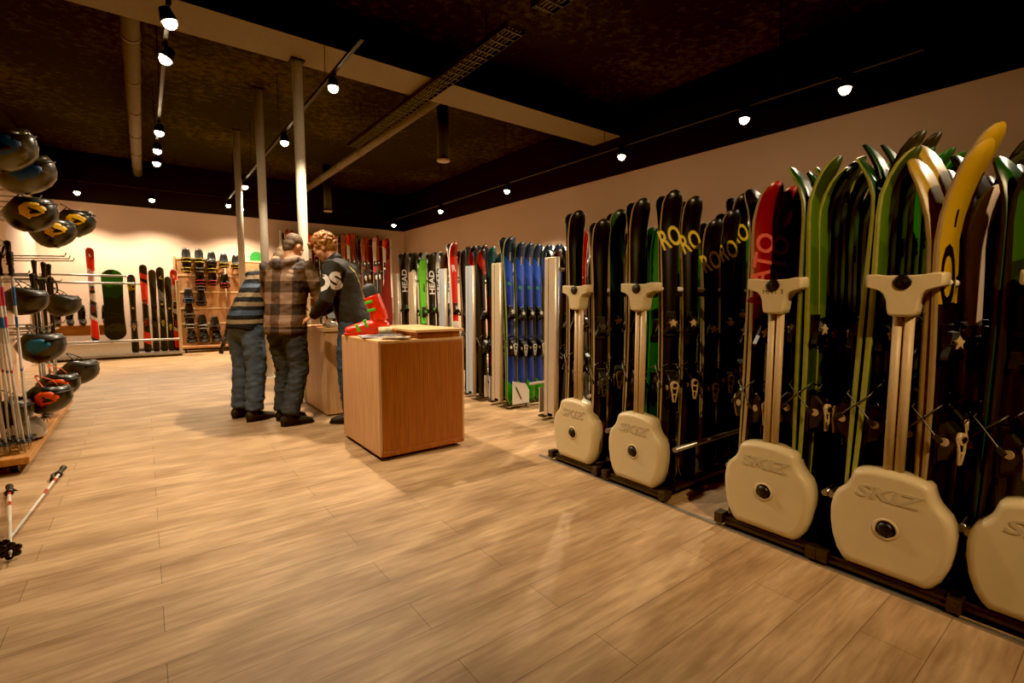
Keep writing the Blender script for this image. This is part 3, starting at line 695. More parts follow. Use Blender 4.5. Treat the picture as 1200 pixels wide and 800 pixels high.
# ---------------------------------------------------------------- back left rack
t = thing('ski_rack', 'low wheeled silver rail rack of skis in the back left corner', 'ski rack', (-.45, 13.0, 0))
for z in (1.7, 1.55): MB().sweep([(-1.1, -.2 if z > 1.6 else -.16, z), (.2 if z > 1.6 else .3, -.2 if z > 1.6 else -.16, z)], .022, n=12).build('top_rail', STEEL, t)
MB().sweep([(.28, .1, 1.55), (1.02, .1, 1.55)], .018, n=10).build('rear_rail', STEEL, t)
MB().sweep([(-1.1, -.24, .37), (1.02, -.24, .37)], .024, n=12).build('bottom_rail', STEEL, t)
MB().box((-.45, -.16, .2), (1.3, .03, .26), bev=.004).build('white_board', WHITE, t)
MB().box((0, 0, .07), (2.2, .5, .05), bev=.006).build('base_plank', STEEL, t)
MB().box((1.05, -.05, .86), (.06, .34, 1.56), bev=.006).build('end_post', POSTM, t)
MB().box((-1.1, -.05, .86), (.05, .34, 1.56), bev=.006).build('end_post', STEEL, t)
for x in (-1.0, 1.0): MB().cyl((x, -.22, .03), (x+.04, -.22, .03), .03, n=14).build('castor', BLACKP, t)
bl = [('hero', 1.98, -.82), ('ro', 1.74, -.19), ('redrace', 1.96, .02), ('grey', 1.86, .17), ('fischer', 1.92, .31), ('grey', 1.72, .44), ('hero', 1.88, .55)]
for k, (d, L, x) in enumerate(bl):
    lb = {0: 'red and white ski left of the snowboard on back left rack', 1: 'black ski with yellow RO tip right of the snowboard', 2: 'tall red ski with black tip beside the yellow RO ski', 3: 'dark grey ski between red ski and yellow arrow ski', 4: 'black ski with yellow arrow mark on back left rack', 5: 'short dark grey ski with yellow binding beside rightmost red ski', 6: 'red and white ski at right end of back left rack'}[k]
    ski(d, L-.1, x, 13.0 if k else 12.96, .1 if k else .38, .05, -1, lb, 'skis on the back left rack', w=.14, bind='yellow' if k == 5 else None)
# snowboard
def snowboard_mesh(L, W_):
    mb = MB(); out = []
    n = 12
    for k in range(n+1): a = PI*k/n; out.append((W_/2*math.cos(a)*(1), L-.16+.16*math.sin(a)))
    for k in range(1, 6): out.append((-W_/2*(1-.1*math.sin(PI*k/6)), L-.16-(L-.32)*k/6))
    for k in range(n+1): a = PI+PI*k/n; out.append((W_/2*math.cos(a), .16+.16*math.sin(a)))
    for k in range(1, 6): out.append((W_/2*(1-.1*math.sin(PI*k/6)), .16+(L-.32)*k/6))
    mb.prism(out, [(0, .995), (-.003, 1), (-.009, 1), (-.011, .99)], lambda u, v, d: (u, d, v), 0)
    return mb
BOARDM = bandmat('board_top', [(0, '14160F'), (.12, '2A2C24'), (.2, '101210'), (.32, '252820'), (.34, '0F1A0E'), (.55, '12380F'), (.7, '1E6A14'), (.85, '183A12'), (1, '0E170C')], length=1.6, noise_amt=.35, nscale=5)
o = snowboard_mesh(1.46, .36).build('snowboard', [BOARDM]); tag(o, 'black and green snowboard between two skis on back left rack', 'snowboard')
o.matrix_world = Matrix.Translation((-.5, 12.98, .38)) @ Matrix.Rotation(-.06, 4, 'X')
o = snowboard_mesh(1.5, .3).build('snowboard', [mat('board_green', '2E8A3A', .4)]); tag(o, 'green snowboard standing behind the white columns', 'snowboard')
o.matrix_world = Matrix.Translation((2.36, 14.0, .95))

# bench with dark boots
WOODO = woodmat('orange_wood', '8A4F22', 'A8662E', 'X')
t = thing('bench', 'brown wooden bench behind the low silver rack', 'bench', (-1.05, 13.45, 0))
MB().box((0, 0, .66), (1.0, .42, .06), bev=.006).build('seat', WOODO, t)
MB().box((0, -.18, .56), (1.0, .04, .16), bev=.004).build('apron', WOODO, t)
for x in (-.46, .46): MB().box((x, 0, .315), (.05, .4, .63), bev=.004).build('leg', WOODO, t)
def boot_thing(name, label, loc, rz, shellm, bucklem, linerm, group=None, sc=1.):
    """alpine boot; toe along +X, sole at z=0"""
    t = thing(name, label, 'ski boot', loc, rz, group); t.scale = (sc, sc, sc)
    lo = MB()
    lo.sweep([(-.1, 0, .06), (-.02, 0, .068), (.07, 0, .058), (.14, 0, .046), (.185, 0, .04)], [(.046, .054), (.05, .062), (.05, .052), (.048, .04), (.04, .03)], n=14, right=(0, 1, 0))
    lo.sweep([(-.06, 0, .08), (-.045, 0, .14)], [(.05, .056), (.048, .058)], n=14, right=(0, 1, 0))
    lm = remeshed(lo, .008, 3); obj('shell', lm, shellm, t)
    so = MB(); so.box((-.085, 0, .012), (.09, .07, .024), bev=.004).box((.13, 0, .012), (.16, .076, .024), bev=.006).box((.02, 0, .018), (.16, .06, .02), bev=.004); so.build('sole', shellm, t)
    cu = MB()
    cu.sweep([(-.06, 0, .12), (-.045, 0, .19), (-.015, 0, .27), (.0, 0, .31)], [(.058, .068), (.058, .066), (.06, .066), (.062, .066)], n=16, right=(0, 1, 0), round_ends=False)
    obj('cuff', remeshed(cu, .008, 3), shellm, t)
    li = MB(); li.sweep([(-.015, 0, .27), (.005, 0, .335), (.02, 0, .365)], [(.052, .056), (.053, .057), (.05, .054)], n=14, right=(0, 1, 0)); li.build('liner', linerm, t)
    for s in (-1, 1):
        for (x, z, y, a) in ((.105, .062, .05, -.25), (.045, .095, .052, -.2), (-.0, .2, .056, .2), (.02, .26, .058, .25)):
            MB().box((x, s*y, z), (.062, .012, .022), rot=Matrix.Rotation(-1.1 if z < .1 else a, 3, 'Y'), bev=.004).build('buckle', bucklem, t)
    MB().lathe([(.001, -.003), (.018, -.003), (.018, .003), (.001, .003)], (-.05, -.06, .13), 14, 0, Matrix.Rotation(PI/2, 3, 'X')).build('pivot', BLACKP, t)
    return t
BOOTK = mat('boot_black', '1A1917', .35); BOOTB = mat('boot_buckle_grey', '5A5650', .4)
for k in range(5):
    b = boot_thing('ski_boot', f'dark ski boot on the back bench, {ORD[k]} from the left', (-1.42+k*.19, 13.42, .69), -PI/2+.15, BOOTK, REDP if k == 0 else BOOTB, mat('liner_black', '121212', .8), 'dark boots on the back bench', 1.05)

# ---------------------------------------------------------------- snowboard binding display board
PLY = woodmat('ply_panel', 'A8744A', 'BE8A5C', 'Z', .55)
t = thing('display_board', 'wheeled wooden display board covered with snowboard bindings', 'display board', (1.55, 13.62, 0))
MB().box((-.45, 0, 1.16), (.98, .035, 2.05), bev=.004).build('panel', PLY, t)
MB().box((.56, 0, 1.16), (.98, .035, 2.05), bev=.004).build('panel', PLY, t)
for k, z in enumerate((2.16, 1.78, 1.4, 1.02, .66)):
    MB().box((.05, -.022, z), (1.96, .012, .035), bev=.003).build('slat_rail', mat('slat_pale', 'D6B98C', .4), t)
MB().box((-.95, -.01, 1.16), (.04, .07, 2.1), bev=.004).build('edge_post', PLY, t)
MB().box((.05, -.16, .13), (2.0, .42, .05), bev=.006).build('shelf', PLY, t)
for x in (-.85, .95): MB().cyl((x, -.3, .05), (x+.04, -.3, .05), .05, n=14).build('castor', BLACKP, t)
def sb_binding(label, loc, strapm, bodym, rx=.0):
    t = thing('snowboard_binding', label, 'snowboard binding', loc, 0, 'snowboard bindings on the display board'); t.rotation_euler = (rx, 0, 0); t.scale = (1.35, 1.3, 1.0)
    hb = MB(); rings = []
    for k in range(6):
        z = .02+k*.045; r = .055+.01*math.sin(k*.7); sp = 1.25-.09*k
        rings.append([(r*math.sin(a)*1.15, -.02-r*.2-r*math.cos(a)*-.9-.03, z) for a in [sp*(j/6-1) for j in range(13)]] + [((r-.008)*math.sin(a)*1.15, -.02-r*.2-(r-.008)*math.cos(a)*-.9-.03, z) for a in [sp*(1-j/6) for j in range(13)]])
    hb.rings(rings); hb.build('highback', bodym, t)
    bp = MB(); bp.box((0, -.07, -.0), (.13, .05, .02), bev=.006); bp.sweep([(-.065, -.03, -.09), (-.07, -.06, -.02), (-.06, -.05, .03), (0, -.0, .06), (.06, -.05, .03), (.07, -.06, -.02), (.065, -.03, -.09)], .011, n=8).box((0, -.04, -.06), (.1, .03, .1), bev=.008); bp.build('base_plate', BLACKP, t)
    st = MB()
    for z, b in ((.0, .1), (-.075, .085)): st.sweep([(-.066, -.06, z), (-.045, -.06-b*.6, z+.005), (0, -.06-b, z+.01), (.045, -.06-b*.6, z+.005), (.066, -.06, z)], [(.016, .006)]*5, n=8)
    st.build('strap', strapm, t)
SB = {'black': BLACKP, 'yellow': mat('strap_yellow', 'B89A2A', .5), 'red': mat('strap_red', 'B0242E', .5), 'pink': mat('strap_pink', 'C02A50', .5), 'blue': mat('strap_blue', '2A6A9A', .5), 'white': WHT, 'grey': mat('strap_grey', '6A645C', .5)}
grid = [(0, 2.2, 'yellow'), (0, 1.98, 'yellow'), (1, 2.2, 'yellow'), (1, 1.98, 'grey'), (2, 2.15, 'black'), (2, 1.98, 'yellow'), (3, 2.12, 'yellow'), (4, 2.1, 'yellow'), (1, 1.7, 'red'), (1, 1.56, 'grey'), (2, 1.7, 'pink'), (3, 1.64, 'red'), (0, 1.28, 'blue'), (1, 1.22, 'black'), (0, .92, 'grey'), (0, .68, 'white'), (1, .66, 'white'), (2, .62, 'black')]
CN = ['first', 'second', 'third', 'fourth', 'fifth']
for c, z, s in grid:
    row = 'top' if z > 1.9 else 'second' if z > 1.4 else 'third' if z > 1.1 else 'lower'
    sb_binding(f'snowboard binding with {s} straps, {row} row, {CN[c]} column, {int(z*100)} cm up' if False else f'snowboard binding with {s} straps, {row} row, {CN[c]} column of display board' + (', upper of two' if z in (2.2, 2.15, 1.7) and c in (0, 1, 2) else ', lower of two' if z in (1.98, 1.56) else ''), (.83+c*.25, 13.58, z-.04), SB[s], BLACKP)
for k in range(4):
    sb_binding(f'dark snowboard binding on the display board shelf, {ORD[k]} from left', (.85+k*.25, 13.5, .29), SB['black'], BLACKP, -.5)
for k, (d, x, ang) in enumerate((('brown', 1.32, .35), ('lime', 1.62, .12))):
    o = ski(d, 1.1, x, 12.6, .005, .12, -1, ['short brown ski leaning in front of the display board', 'short green ski leaning in front of the display board'][k], 'short skis by the display board', w=.1, letters=False, roll=.28-.12*k)

# ---------------------------------------------------------------- counters
OAK = woodmat('oak_panel', 'B98A5E', 'CCA074', 'Z', .42, grain=26)
OAKT = woodmat('oak_top', 'C99C68', 'D8B07E', 'Y', .4, grain=26)
RIBW = woodmat('ribbed_wood', '93522A', 'A8622F', 'Z', .4, rib=11.5, grain=30)
t = thing('counter', 'front wooden counter with ribbed brown side, boot and magazines on it', 'counter', (1.35, 3.405, 0))
w, d = .73, .825
MB().box((.01, d/2, .46), (.02, d, .86), bev=.003).build('side_panel', OAK, t)
MB().box((w-.01, d/2, .46), (.02, d, .86), bev=.003).build('side_panel', OAK, t)
MB().box((w/2, .01, .455), (w-.044, .02, .85), bev=.003).build('ribbed_panel', RIBW, t)
MB().box((w/2, d-.01, .455), (w-.044, .02, .85), bev=.003).build('rear_panel', OAK, t)
MB().box((w/2, d/2, .893), (w, d, .022), bev=.003).build('worktop', OAKT, t)
MB().box((w/2, .004, .05), (w-.03, .03, .04), bev=.003).build('plinth_rail', RIBW, t)
for x in (.06, w-.06):
    for y in (.07, d-.07): MB().cyl((x-.015, y, .018), (x+.015, y, .018), .018, n=12).box((x, y, .03), (.05, .05, .012)).build('castor', BLACKP, t)
tp = thing('wooden_box', 'flat wooden riser box on the right side of the front counter', 'box', (1.66, 3.41, .904))
MB().box((.205, .21, .06), (.43, .44, .02), bev=.003).build('lid', OAKT, tp)
MB().box((.215, .235, .025), (.38, .40, .05), bev=.003).build('body', RIBW, tp)
tp = thing('wooden_box', 'flat wooden riser board on the far side of the front counter', 'box', (1.62, 3.87, .904))
MB().box((.2, .165, .06), (.5, .33, .02), bev=.003).build('lid', OAKT, tp)
MB().box((.2, .165, .025), (.45, .30, .05), bev=.003).build('body', OAK, tp)
# magazines
mags = [(1.52, 3.62, .3, 'D2CBC2', 'white magazine at the front edge of the counter', .2, .28), (1.46, 3.78, -.2, '8E98A8', 'blue-grey magazine on the counter beside the boot', .2, .28), (1.53, 3.50, .9, 'B9A88E', 'open tan brochure at the near corner of the counter', .15, .21), (1.575, 3.72, .55, '4E5868', 'dark blue brochure under the tape roll side of the counter', .14, .2)]
for k, (x, y, r, c, lb, a, b) in enumerate(mags):
    t = thing('magazine', lb, 'magazine', (x, y, .9045+k*.0065), r)
    MB().box((0, 0, .0022), (a, b, .0044)).build('pages', mat('paper', 'D8D0C4', .6), t)
    cv = MB().box((0, 0, .005), (a+.002, b+.002, .0008)).box((a*.1, b*.18, .0056), (a*.6, b*.4, .0004), 1).box((-a*.1, -b*.3, .0056), (a*.7, b*.12, .0004), 2)
    cv.build('cover', [mat('cover_'+c, c, .35), mat('cover_photo', '5A5048', .4), mat('cover_strip', '2A2E3A', .4)], t)
t = MB().lathe([(.033, 0), (.056, 0), (.056, .05), (.033, .05), (.033, 0)], n=28); o = t.build('tape_roll', mat('tape_cream', 'D9C8A0', .4), None, (1.585, 3.83, .931)); tag(o, 'cream roll of tape on the counter in front of the boot', 'tape roll')
boot_thing('ski_boot', 'bright red ski boot with green buckles on the front counter', (1.545, 4.02, .904), PI-.42, mat('boot_red', 'D8301A', .3, coat=.3), mat('boot_green', '4FC02A', .4), mat('liner_dark', '2A2D2C', .7), None, 1.08)
# back counters
def back_counter(y0, y1, x0, x1, h, label):
    t = thing('counter', label, 'counter', (x0, y0, 0)); w, d = x1-x0, y1-y0
    MB().box((w/2, .012, h/2-.015), (w, .024, h-.06), bev=.003).build('end_panel', OAK, t)
    MB().box((.012, d/2+.012, h/2-.015), (.024, d-.03, h-.06), bev=.003).build('side_panel', OAK, t)
    MB().box((w-.012, d/2+.012, h/2-.015), (.024, d-.03, h-.06), bev=.003).build('side_panel', OAK, t)
    MB().box((w/2, d-.012, h/2-.015), (w, .024, h-.06), bev=.003).build('end_panel', OAK, t)
    MB().box((w/2, d/2, h-.02), (w+.03, d+.03, .04), bev=.004).build('worktop', OAKT, t)
    MB().box((w/2, d/2, .012), (w-.1, d-.1, .024)).build('plinth', BLACKP, t)
back_counter(5.1, 5.92, 1.46, 2.2, .92, 'second wooden counter beyond the front one, people leaning over it')
back_counter(8.7, 9.9, 1.25, 2.0, .92, 'farthest wooden counter, glimpsed between the two standing men')
t = thing('monitor', 'small dark screen on a stand on the second counter', 'monitor', (1.72, 5.55, .921), .5)
MB().box((0, 0, .17), (.34, .025, .2), bev=.006, rot=Matrix.Rotation(-.3, 3, 'X')).build('screen', BLACKP, t)
MB().cyl((0, .02, .01), (0, .02, .16), .016, n=10).box((0, .02, .006), (.16, .12, .012), bev=.004).build('stand', BLACKP, t)
def crumple(name, label, loc, r, m):
    b = bmesh.new(); bmesh.ops.create_icosphere(b, subdivisions=3, radius=1)
    for v in b.verts:
        k = 1+.35*mnoise.noise(v.co*2.1)+.2*mnoise.noise(v.co*5)
        v.co = Vector((v.co.x*r[0], v.co.y*r[1], (v.co.z*.9+.62)*r[2]))*1.0 + v.co*(k-1)*r[2]
        v.co.z = max(0, v.co.z)
    me = bpy.data.meshes.new(name); b.to_mesh(me); b.free(); o = obj(name, me, m); o.location = loc
    return tag(o, label, 'paper')
crumple('paper_bundle', 'crumpled white paper on the second counter', (1.56, 5.22, .921), (.08, .06, .04), mat('paper_white', 'D6CFC2', .7))
t = MB().box((0, 0, .006), (.16, .1, .012), bev=.002); o = t.build('notepad', mat('red_card', '8A2A20', .5), None, (1.5, 5.42, .921)); tag(o, 'small red notepad on the second counter edge', 'notepad')
t = MB().box((0, 0, .01), (.05, .08, .02), bev=.004); o = t.build('card_box', mat('green_card', '3C9A3A', .5), None, (1.68, 5.16, .921)); tag(o, 'small green card box at near edge of second counter', 'box')

# red cloth hung over the sixth panel
gx, gz = 14, 26; mb = MB(); rows = []
for side in (0, 1):
    rr = []
    for j in range(gz+1):
        v = j/gz; row = []
        for i in range(gx+1):
            u = i/gx; wdt = .12+.26*min(1, v*1.1)
            x = -.03-.02*v+ .03*math.sin(u*15+v*2)*(.4+v) - side*.008
            y = .04+(u-.3)*wdt*1.0 - .06*(1-v)
            z = -v*(1.02-.12*u)+.06*(1-v)*(1-u)
            row.append((x, y, z))
        rr.append(row)
    rows.append(rr)
bm = mb.bm
g = [[[bm.verts.new(p) for p in row] for row in rr] for rr in rows]
for s in (0, 1):
    for j in range(gz):
        for i in range(gx):
            f = bm.faces.new((g[s][j][i], g[s][j][i+1], g[s][j+1][i+1], g[s][j+1][i])); f.smooth = True
for i in range(gx):
    for j in (0, gz): bm.faces.new((g[0][j][i], g[0][j][i+1], g[1][j][i+1], g[1][j][i]))
for j in range(gz):
    for i in (0, gx): bm.faces.new((g[0][j][i], g[0][j+1][i], g[1][j+1][i], g[1][j][i]))
o = mb.build('hanging_garment', mat('dark_red_cloth', '7A1512', .8), None, (3.06, 7.16, 1.78)); tag(o, 'dark red garment hanging on the end of a metal panel rack', 'garment')

# ---------------------------------------------------------------- left display unit
PALE = woodmat('pale_panel', 'C6A078', 'D4B28A', 'Z', .55)
t = thing('display_unit', 'tall pale wooden display unit with steel pegs on the left edge', 'display unit', (-1.1, 3.0, 0))
MB().box((-.02, 2.1, 1.2), (.04, 4.2, 2.2), bev=.004).build('back_panel', PALE, t)
MB().box((.01, 2.1, 2.02), (.02, 4.2, .03), bev=.003).build('peg_rail', STEEL, t)
for z in (1.42, 1.1, .8): MB().box((.01, 2.1, z), (.02, 4.2, .025), bev=.003).build('peg_rail', STEEL, t)
for y in (0, 2.1, 4.2): MB().box((-.06, y, 1.15), (.04, .05, 2.3), bev=.004).build('upright', STEEL, t)
pk = MB()
for k in range(6):
    y = 2.3+k*.3
    MB().sweep([(.0, y, 2.02), (.46, y, 2.04), (.47, y, 2.06)], .006, n=8).build('peg', STEEL, t)
for k in range(3): MB().sweep([(.0, 3.3+k*.35, 1.6), (.52, 3.3+k*.35, 1.62), (.53, 3.3+k*.35, 1.65)], .006, n=8).build('peg', STEEL, t)
for z in (1.38, .95): 
    for y in (2.1, 3.0, 3.9): MB().sweep([(.0, y, z), (.42, y, z+.02), (.43, y, z+.04)], .006, n=8).build('peg', STEEL, t)
for z in (1.42, .9): MB().sweep([(.34, 3.05, z), (.34, 4.2, z)], .01, n=8).build('pole_bar', STEEL, t)
for z in (1.42, .9):
    for y in (3.05, 4.2): MB().sweep([(.0, y, z), (.34, y, z)], .01, n=8).build('bar_arm', STEEL, t)
MB().box((.03, 2.95, .095), (.76, 2.6, .05), bev=.005).build('plinth_board', woodmat('plinth_wood', 'A8733E', 'C08A50', 'Y', .5), t)
for y in (1.75, 4.1): MB().cyl((.3, y, .035), (.34, y, .035), .035, n=14).box((.32, y, .062), (.06, .07, .016)).build('castor', BLACKP, t)
# helmets
HCH = {}
def helmet(loc, rot, shellm, emblemm, label, zig=True, sc=1., stacked=None, goggles=None, text=None):
    t = thing('ski_helmet', label, 'helmet', loc, 0, 'helmets on the left display unit')
    t.rotation_euler = rot; t.scale = (sc, sc, sc)
    m = MB()
    prof = [(.012, .135), (.05, .127), (.085, .105), (.108, .07), (.118, .03), (.12, -.015), (.117, -.05), (.105, -.055), (.1, -.02), (.098, .03), (.085, .075), (.05, .105), (.01, .112)]
    m.lathe(prof, n=28, sy=1.22)
    bm = m.bm
    for v in bm.verts:  # ear flaps and higher brow
        a = v.co.y/.15
        if v.co.z < .01:
            v.co.z += (.03*max(0, a)**1.0 - .035*(1-min(1, abs(a)*1.4)))
    m.build('shell', shellm, t)
    MB().sweep([(-.1, .085, .006), (-.06, .128, .016), (0, .148, .02), (.06, .128, .016), (.1, .085, .006)], [(.012, .005)]*5, n=8).build('brim', BLACKP, t)
    for k in range(3):
        pass
    for s in (-1, 1):
        for k in range(2): MB().ell((s*.04, -.045+.07*k, .121-.008*k), (.008, .022, .008), 8).build('vent', BLACKP, t)
    def surf(u, v, off):  # patch on the shell side: u along y, v along z
        y = u; z = v
        k = math.sqrt(max(0.02, 1-(y/.1464)**2-((z-.0)/.137)**2))
        return k*.12+off
    for s in (-1, 1):
        def patch(nm, poly, mt, off):
            b = MB(); n = len(poly)
            cu = sum(p[0] for p in poly)/n; cv = sum(p[1] for p in poly)/n
            rr = [[(s*surf(cu+(u-cu)*k, cv+(v-cv)*k, off), cu+(u-cu)*k, cv+(v-cv)*k) for u, v in poly] for k in (1, .66, .33, .03)]
            rr.insert(0, [(s*(surf(u, v, off)-.006), u, v) for u, v in poly])
            b.rings(rr); return b.build(nm, mt, t)
        loz = [(u*1.45+.03, v*1.45-.012) for u, v in [(-.05, .02), (-.035, .052), (.0, .066), (.035, .06), (.045, .03), (.03, .0), (-.005, -.018), (-.035, -.008)]]
        if emblemm is not None:
            e = patch('emblem', loz, emblemm, .004)
            if zig:
                z7 = [(u*1.2+.035, v*1.2-.002) for u, v in [(-.026, .036), (.02, .05), (.016, .03), (-.004, .012), (-.012, -.004), (-.016, .012), (.0, .028), (-.02, .024)]]
                ch = patch('zigzag_mark', z7, BLACKP, .007); ch.parent = e
        if text:
            tm = text_mesh('51', .04, .001, .02); bm = bmesh.new(); bm.from_mesh(tm)
            for v in bm.verts: y, z = v.co.x*s-.085, -v.co.y+.03; v.co = Vector((s*(surf(y, z, .003)+.001), y, z))
            bm.to_mesh(tm); bm.free(); obj('number_mark', tm, emblemm, t)
    st = MB()
    for s in (-1, 1): st.sweep([(s*.104, .05, -.03), (s*.085, .03, -.1), (s*.03, .0, -.15), (0, .0, -.158)], [(.009, .003)]*4, n=6).sweep([(s*.104, -.05, -.03), (s*.09, -.02, -.08), (s*.085, .03, -.1)], [(.008, .003)]*3, n=6)
    st.build('chin_strap', goggles or mat('strap_webbing', '1C1A18', .8), t)
    ip = MB(); ip.lathe([(.01, .1), (.06, .09), (.094, .03), (.096, -.02), (.08, -.03), (.07, .02), (.04, .06), (.01, .07)], n=20, sy=1.2); ip.build('padding', mat('helmet_padding', '23211E', .9), t)
    return t
HB = mat('helmet_black', '1B1B19', .3, coat=.4); HG = mat('helmet_silver', '4C473E', .28, .25, coat=.5); HD = mat('helmet_charcoal', '2B2A26', .35, coat=.3)
EY = mat('emblem_yellow', 'E0AC22', .4); EO = mat('emblem_orange', 'D8491A', .4); EBL = mat('emblem_blue', '1B4E86', .4); ET = mat('emblem_teal', '16607A', .4)
GO = mat('orange_strap', 'B4461E', .7)
HEL = [  # loc, rotation(euler), shell, emblem, label, zig, goggles
 ((-.60, 3.95, 2.07), (R(150), R(-12), R(85)), HG, EBL, 'grey helmet with blue emblem, upper of two at top left', True, 1.1, None, None),
 ((-.54, 4.15, 1.985), (R(150), R(-12), R(85)), HG, EBL, 'grey helmet with blue emblem, lower of two at top left', False, 1.05, None, None),
 ((-.62, 4.93, 1.84), (R(150), R(0), R(85)), HB, EY, 'black helmet with yellow emblem, nearest of three hung below pegs', True, 1.05, None, None),
 ((-.57, 5.55, 1.78), (R(150), R(0), R(85)), HB, EY, 'black helmet with yellow emblem, middle of three hung below pegs', True, 1.02, None, None),
 ((-.47, 6.05, 1.93), (R(150), R(0), R(80)), HB, EY, 'black helmet with yellow emblem, farthest of three hung below pegs', True, 1.05, None, None),
 ((-.72, 5.18, 1.22), (R(165), R(0), R(80)), HD, None, 'plain charcoal helmet hung beside the white ski poles', False, .95, None, None),
 ((-.66, 5.25, .86), (R(155), R(0), R(70)), HD, ET, 'charcoal helmet with teal emblem hung below plain charcoal helmet', False, 1.05, None, None),
 ((-.64, 5.2, .46), (R(160), R(0), R(75)), HB, EO, 'black helmet with orange emblem and number, lowest in front', True, 1.05, GO, '51'),
 ((-.62, 5.65, .5), (R(160), R(0), R(75)), HB, EO, 'black helmet with orange strap behind the numbered orange helmet', True, 1.0, GO, None),
 ((-.52, 6.05, .56), (R(155), R(0), R(80)), HD, None, 'dark helmet with hanging straps, farthest out at knee height', False, 1.05, None, None),
 ((-.84, 5.05, .40), (R(160), R(0), R(70)), HB, None, 'plain black helmet low beside the pole tips', False, 1.0, None, None),
 ((-.62, 6.3, 1.18), (R(160), R(0), R(80)), HD, None, 'small dark helmet behind the hanging black poles', False, .95, None, None),
]
for loc, rot, sm, em, lb, zg, sc, go, tx in HEL: helmet(loc, rot, sm, em, lb, zg, sc, None, go, tx)
helmet((-.78, 5.25, .185), (R(0), R(0), R(60)), mat('helmet_white', 'C9C0B0', .35), None, 'white helmet lying on the plinth board', False, .85)
# ski poles
def pole_meshes(shaftm, L):
    return None
def ski_pole(M, L, shaftm, gripm, label, group, strap=True, basket=True):
    t = thing('ski_pole', label, 'ski pole', group=group); t.matrix_world = M
    MB().sweep([(0, 0, .05), (0, 0, L-.1)], [.0065, .009], n=10).build('shaft', shaftm, t)
    MB().sweep([(0, 0, .0), (0, 0, .06)], [.003, .006], n=8).build('tip', STEEL, t)
    g = MB(); g.sweep([(0, 0, L-.16), (0, .001, L-.13), (0, .003, L-.09), (0, .0, L-.05), (0, .003, L-.01)], [.013, .016, .0135, .0165, .02], n=12); g.lathe([(.012, L-.17), (.022, L-.165), (.02, L-.155), (.012, L-.15)], n=14); g.build('grip', gripm, t)
    if basket:
        b = MB(); b.lathe([(.007, .085), (.012, .095), (.011, .07)], n=12)
        for k in range(6):
            a = k*PI/3; b.ell((.026*math.cos(a), .026*math.sin(a), .075), (.017, .017, .006), 8)
        b.cyl((0, 0, .07), (0, 0, .082), .02, n=12); b.build('basket', BLACKP, t)
    if strap:
        MB().sweep([(.0, .015, L-.015), (.03, .06, L-.06), (.035, .07, L-.13), (.01, .05, L-.17), (-.015, .04, L-.11), (0, .015, L-.02)], [(.008, .002)]*6, n=6).build('wrist_strap', BLACKP, t)
    return t
def pshaft(name, a, b): return bandmat('shaft_'+name, [(0, 'B0AAA0'), (.32, 'C9C3B8'), (.44, a), (.455, 'CFC8BC'), (.6, 'B9B2A6'), (.68, a if b is None else b), (.74, 'D0C8BC'), (.8, a), (.9, 'C9C3B8')], length=1.3, rough=.3)
PB, PR, PK = pshaft('blue', '2A6AA0', None), pshaft('red', 'A83030', '3A6AA0'), pshaft('pink', 'B83A66', None)
n = 0
for k in range(15):
    col, m_ = (('blue', PB), ('red', PR), ('pink', PK))[k % 3]
    x = -.90+.045*(k % 5)+random.uniform(-.01, .01); y = 4.78+.1*(k // 5)+random.uniform(-.015, .015)+.02*(k % 2)
    M = Matrix.Translation((x, y, .122)) @ Matrix.Rotation(random.uniform(-.02, .03), 4, 'X') @ Matrix.Rotation(random.uniform(-.06, .0), 4, 'Y') @ Matrix.Rotation(random.uniform(0, 6), 4, 'Z')
    ski_pole(M, 1.5+random.choice((-.08, -.03, 0, .04)), m_, mat('grip_dark', '24221F', .6), f'white ski pole with {col} bands in the bundle on the plinth', f'{col} banded ski poles in the bundle', strap=k % 2 == 0)
PD = bandmat('shaft_dark', [(0, '8A847A'), (.35, 'A09A90'), (.5, '3A3632'), (.6, '1C1A18')], length=1.25, rough=.35)
for k in range(8):
    y = 5.7+.14*k
    M = Matrix.Translation((-.735, y, .125)) @ Matrix.Rotation(random.uniform(-.02, .02), 4, 'Y')
    ski_pole(M, 1.42 if k % 2 else 1.3, PD, BLACKP, 'black-gripped ski pole in the row hanging at the far end of the unit', 'dark ski poles in the row at the end of the unit', strap=k % 2 == 0)
def floor_pole(a, b, lb, roll):
    a, b = Vector(a), Vector(b); d = (a-b); L = d.length
    q = d.to_track_quat('Z', 'X').to_matrix().to_4x4()
    M = Matrix.Translation(b) @ q @ Matrix.Rotation(roll, 4, 'Z')
    ski_pole(M, L, bandmat('shaft_floor', [(0, 'B9B2A6'), (.4, 'CFC8BC'), (.62, 'A83028'), (.68, 'D0CABE'), (.8, 'A83028'), (.84, 'CFC8BC')], length=1.3, rough=.3), BLACKP, lb, 'ski poles lying on the floor')
floor_pole((-.74, 4.3, .03), (-.54, 3.05, .045), 'fallen ski pole on the floor, left one with grip toward the unit', 1.2)
floor_pole((-.5, 4.5, .045), (-.6, 3.15, .03), 'fallen ski pole on the floor, right one with silver shaft', 2.6)

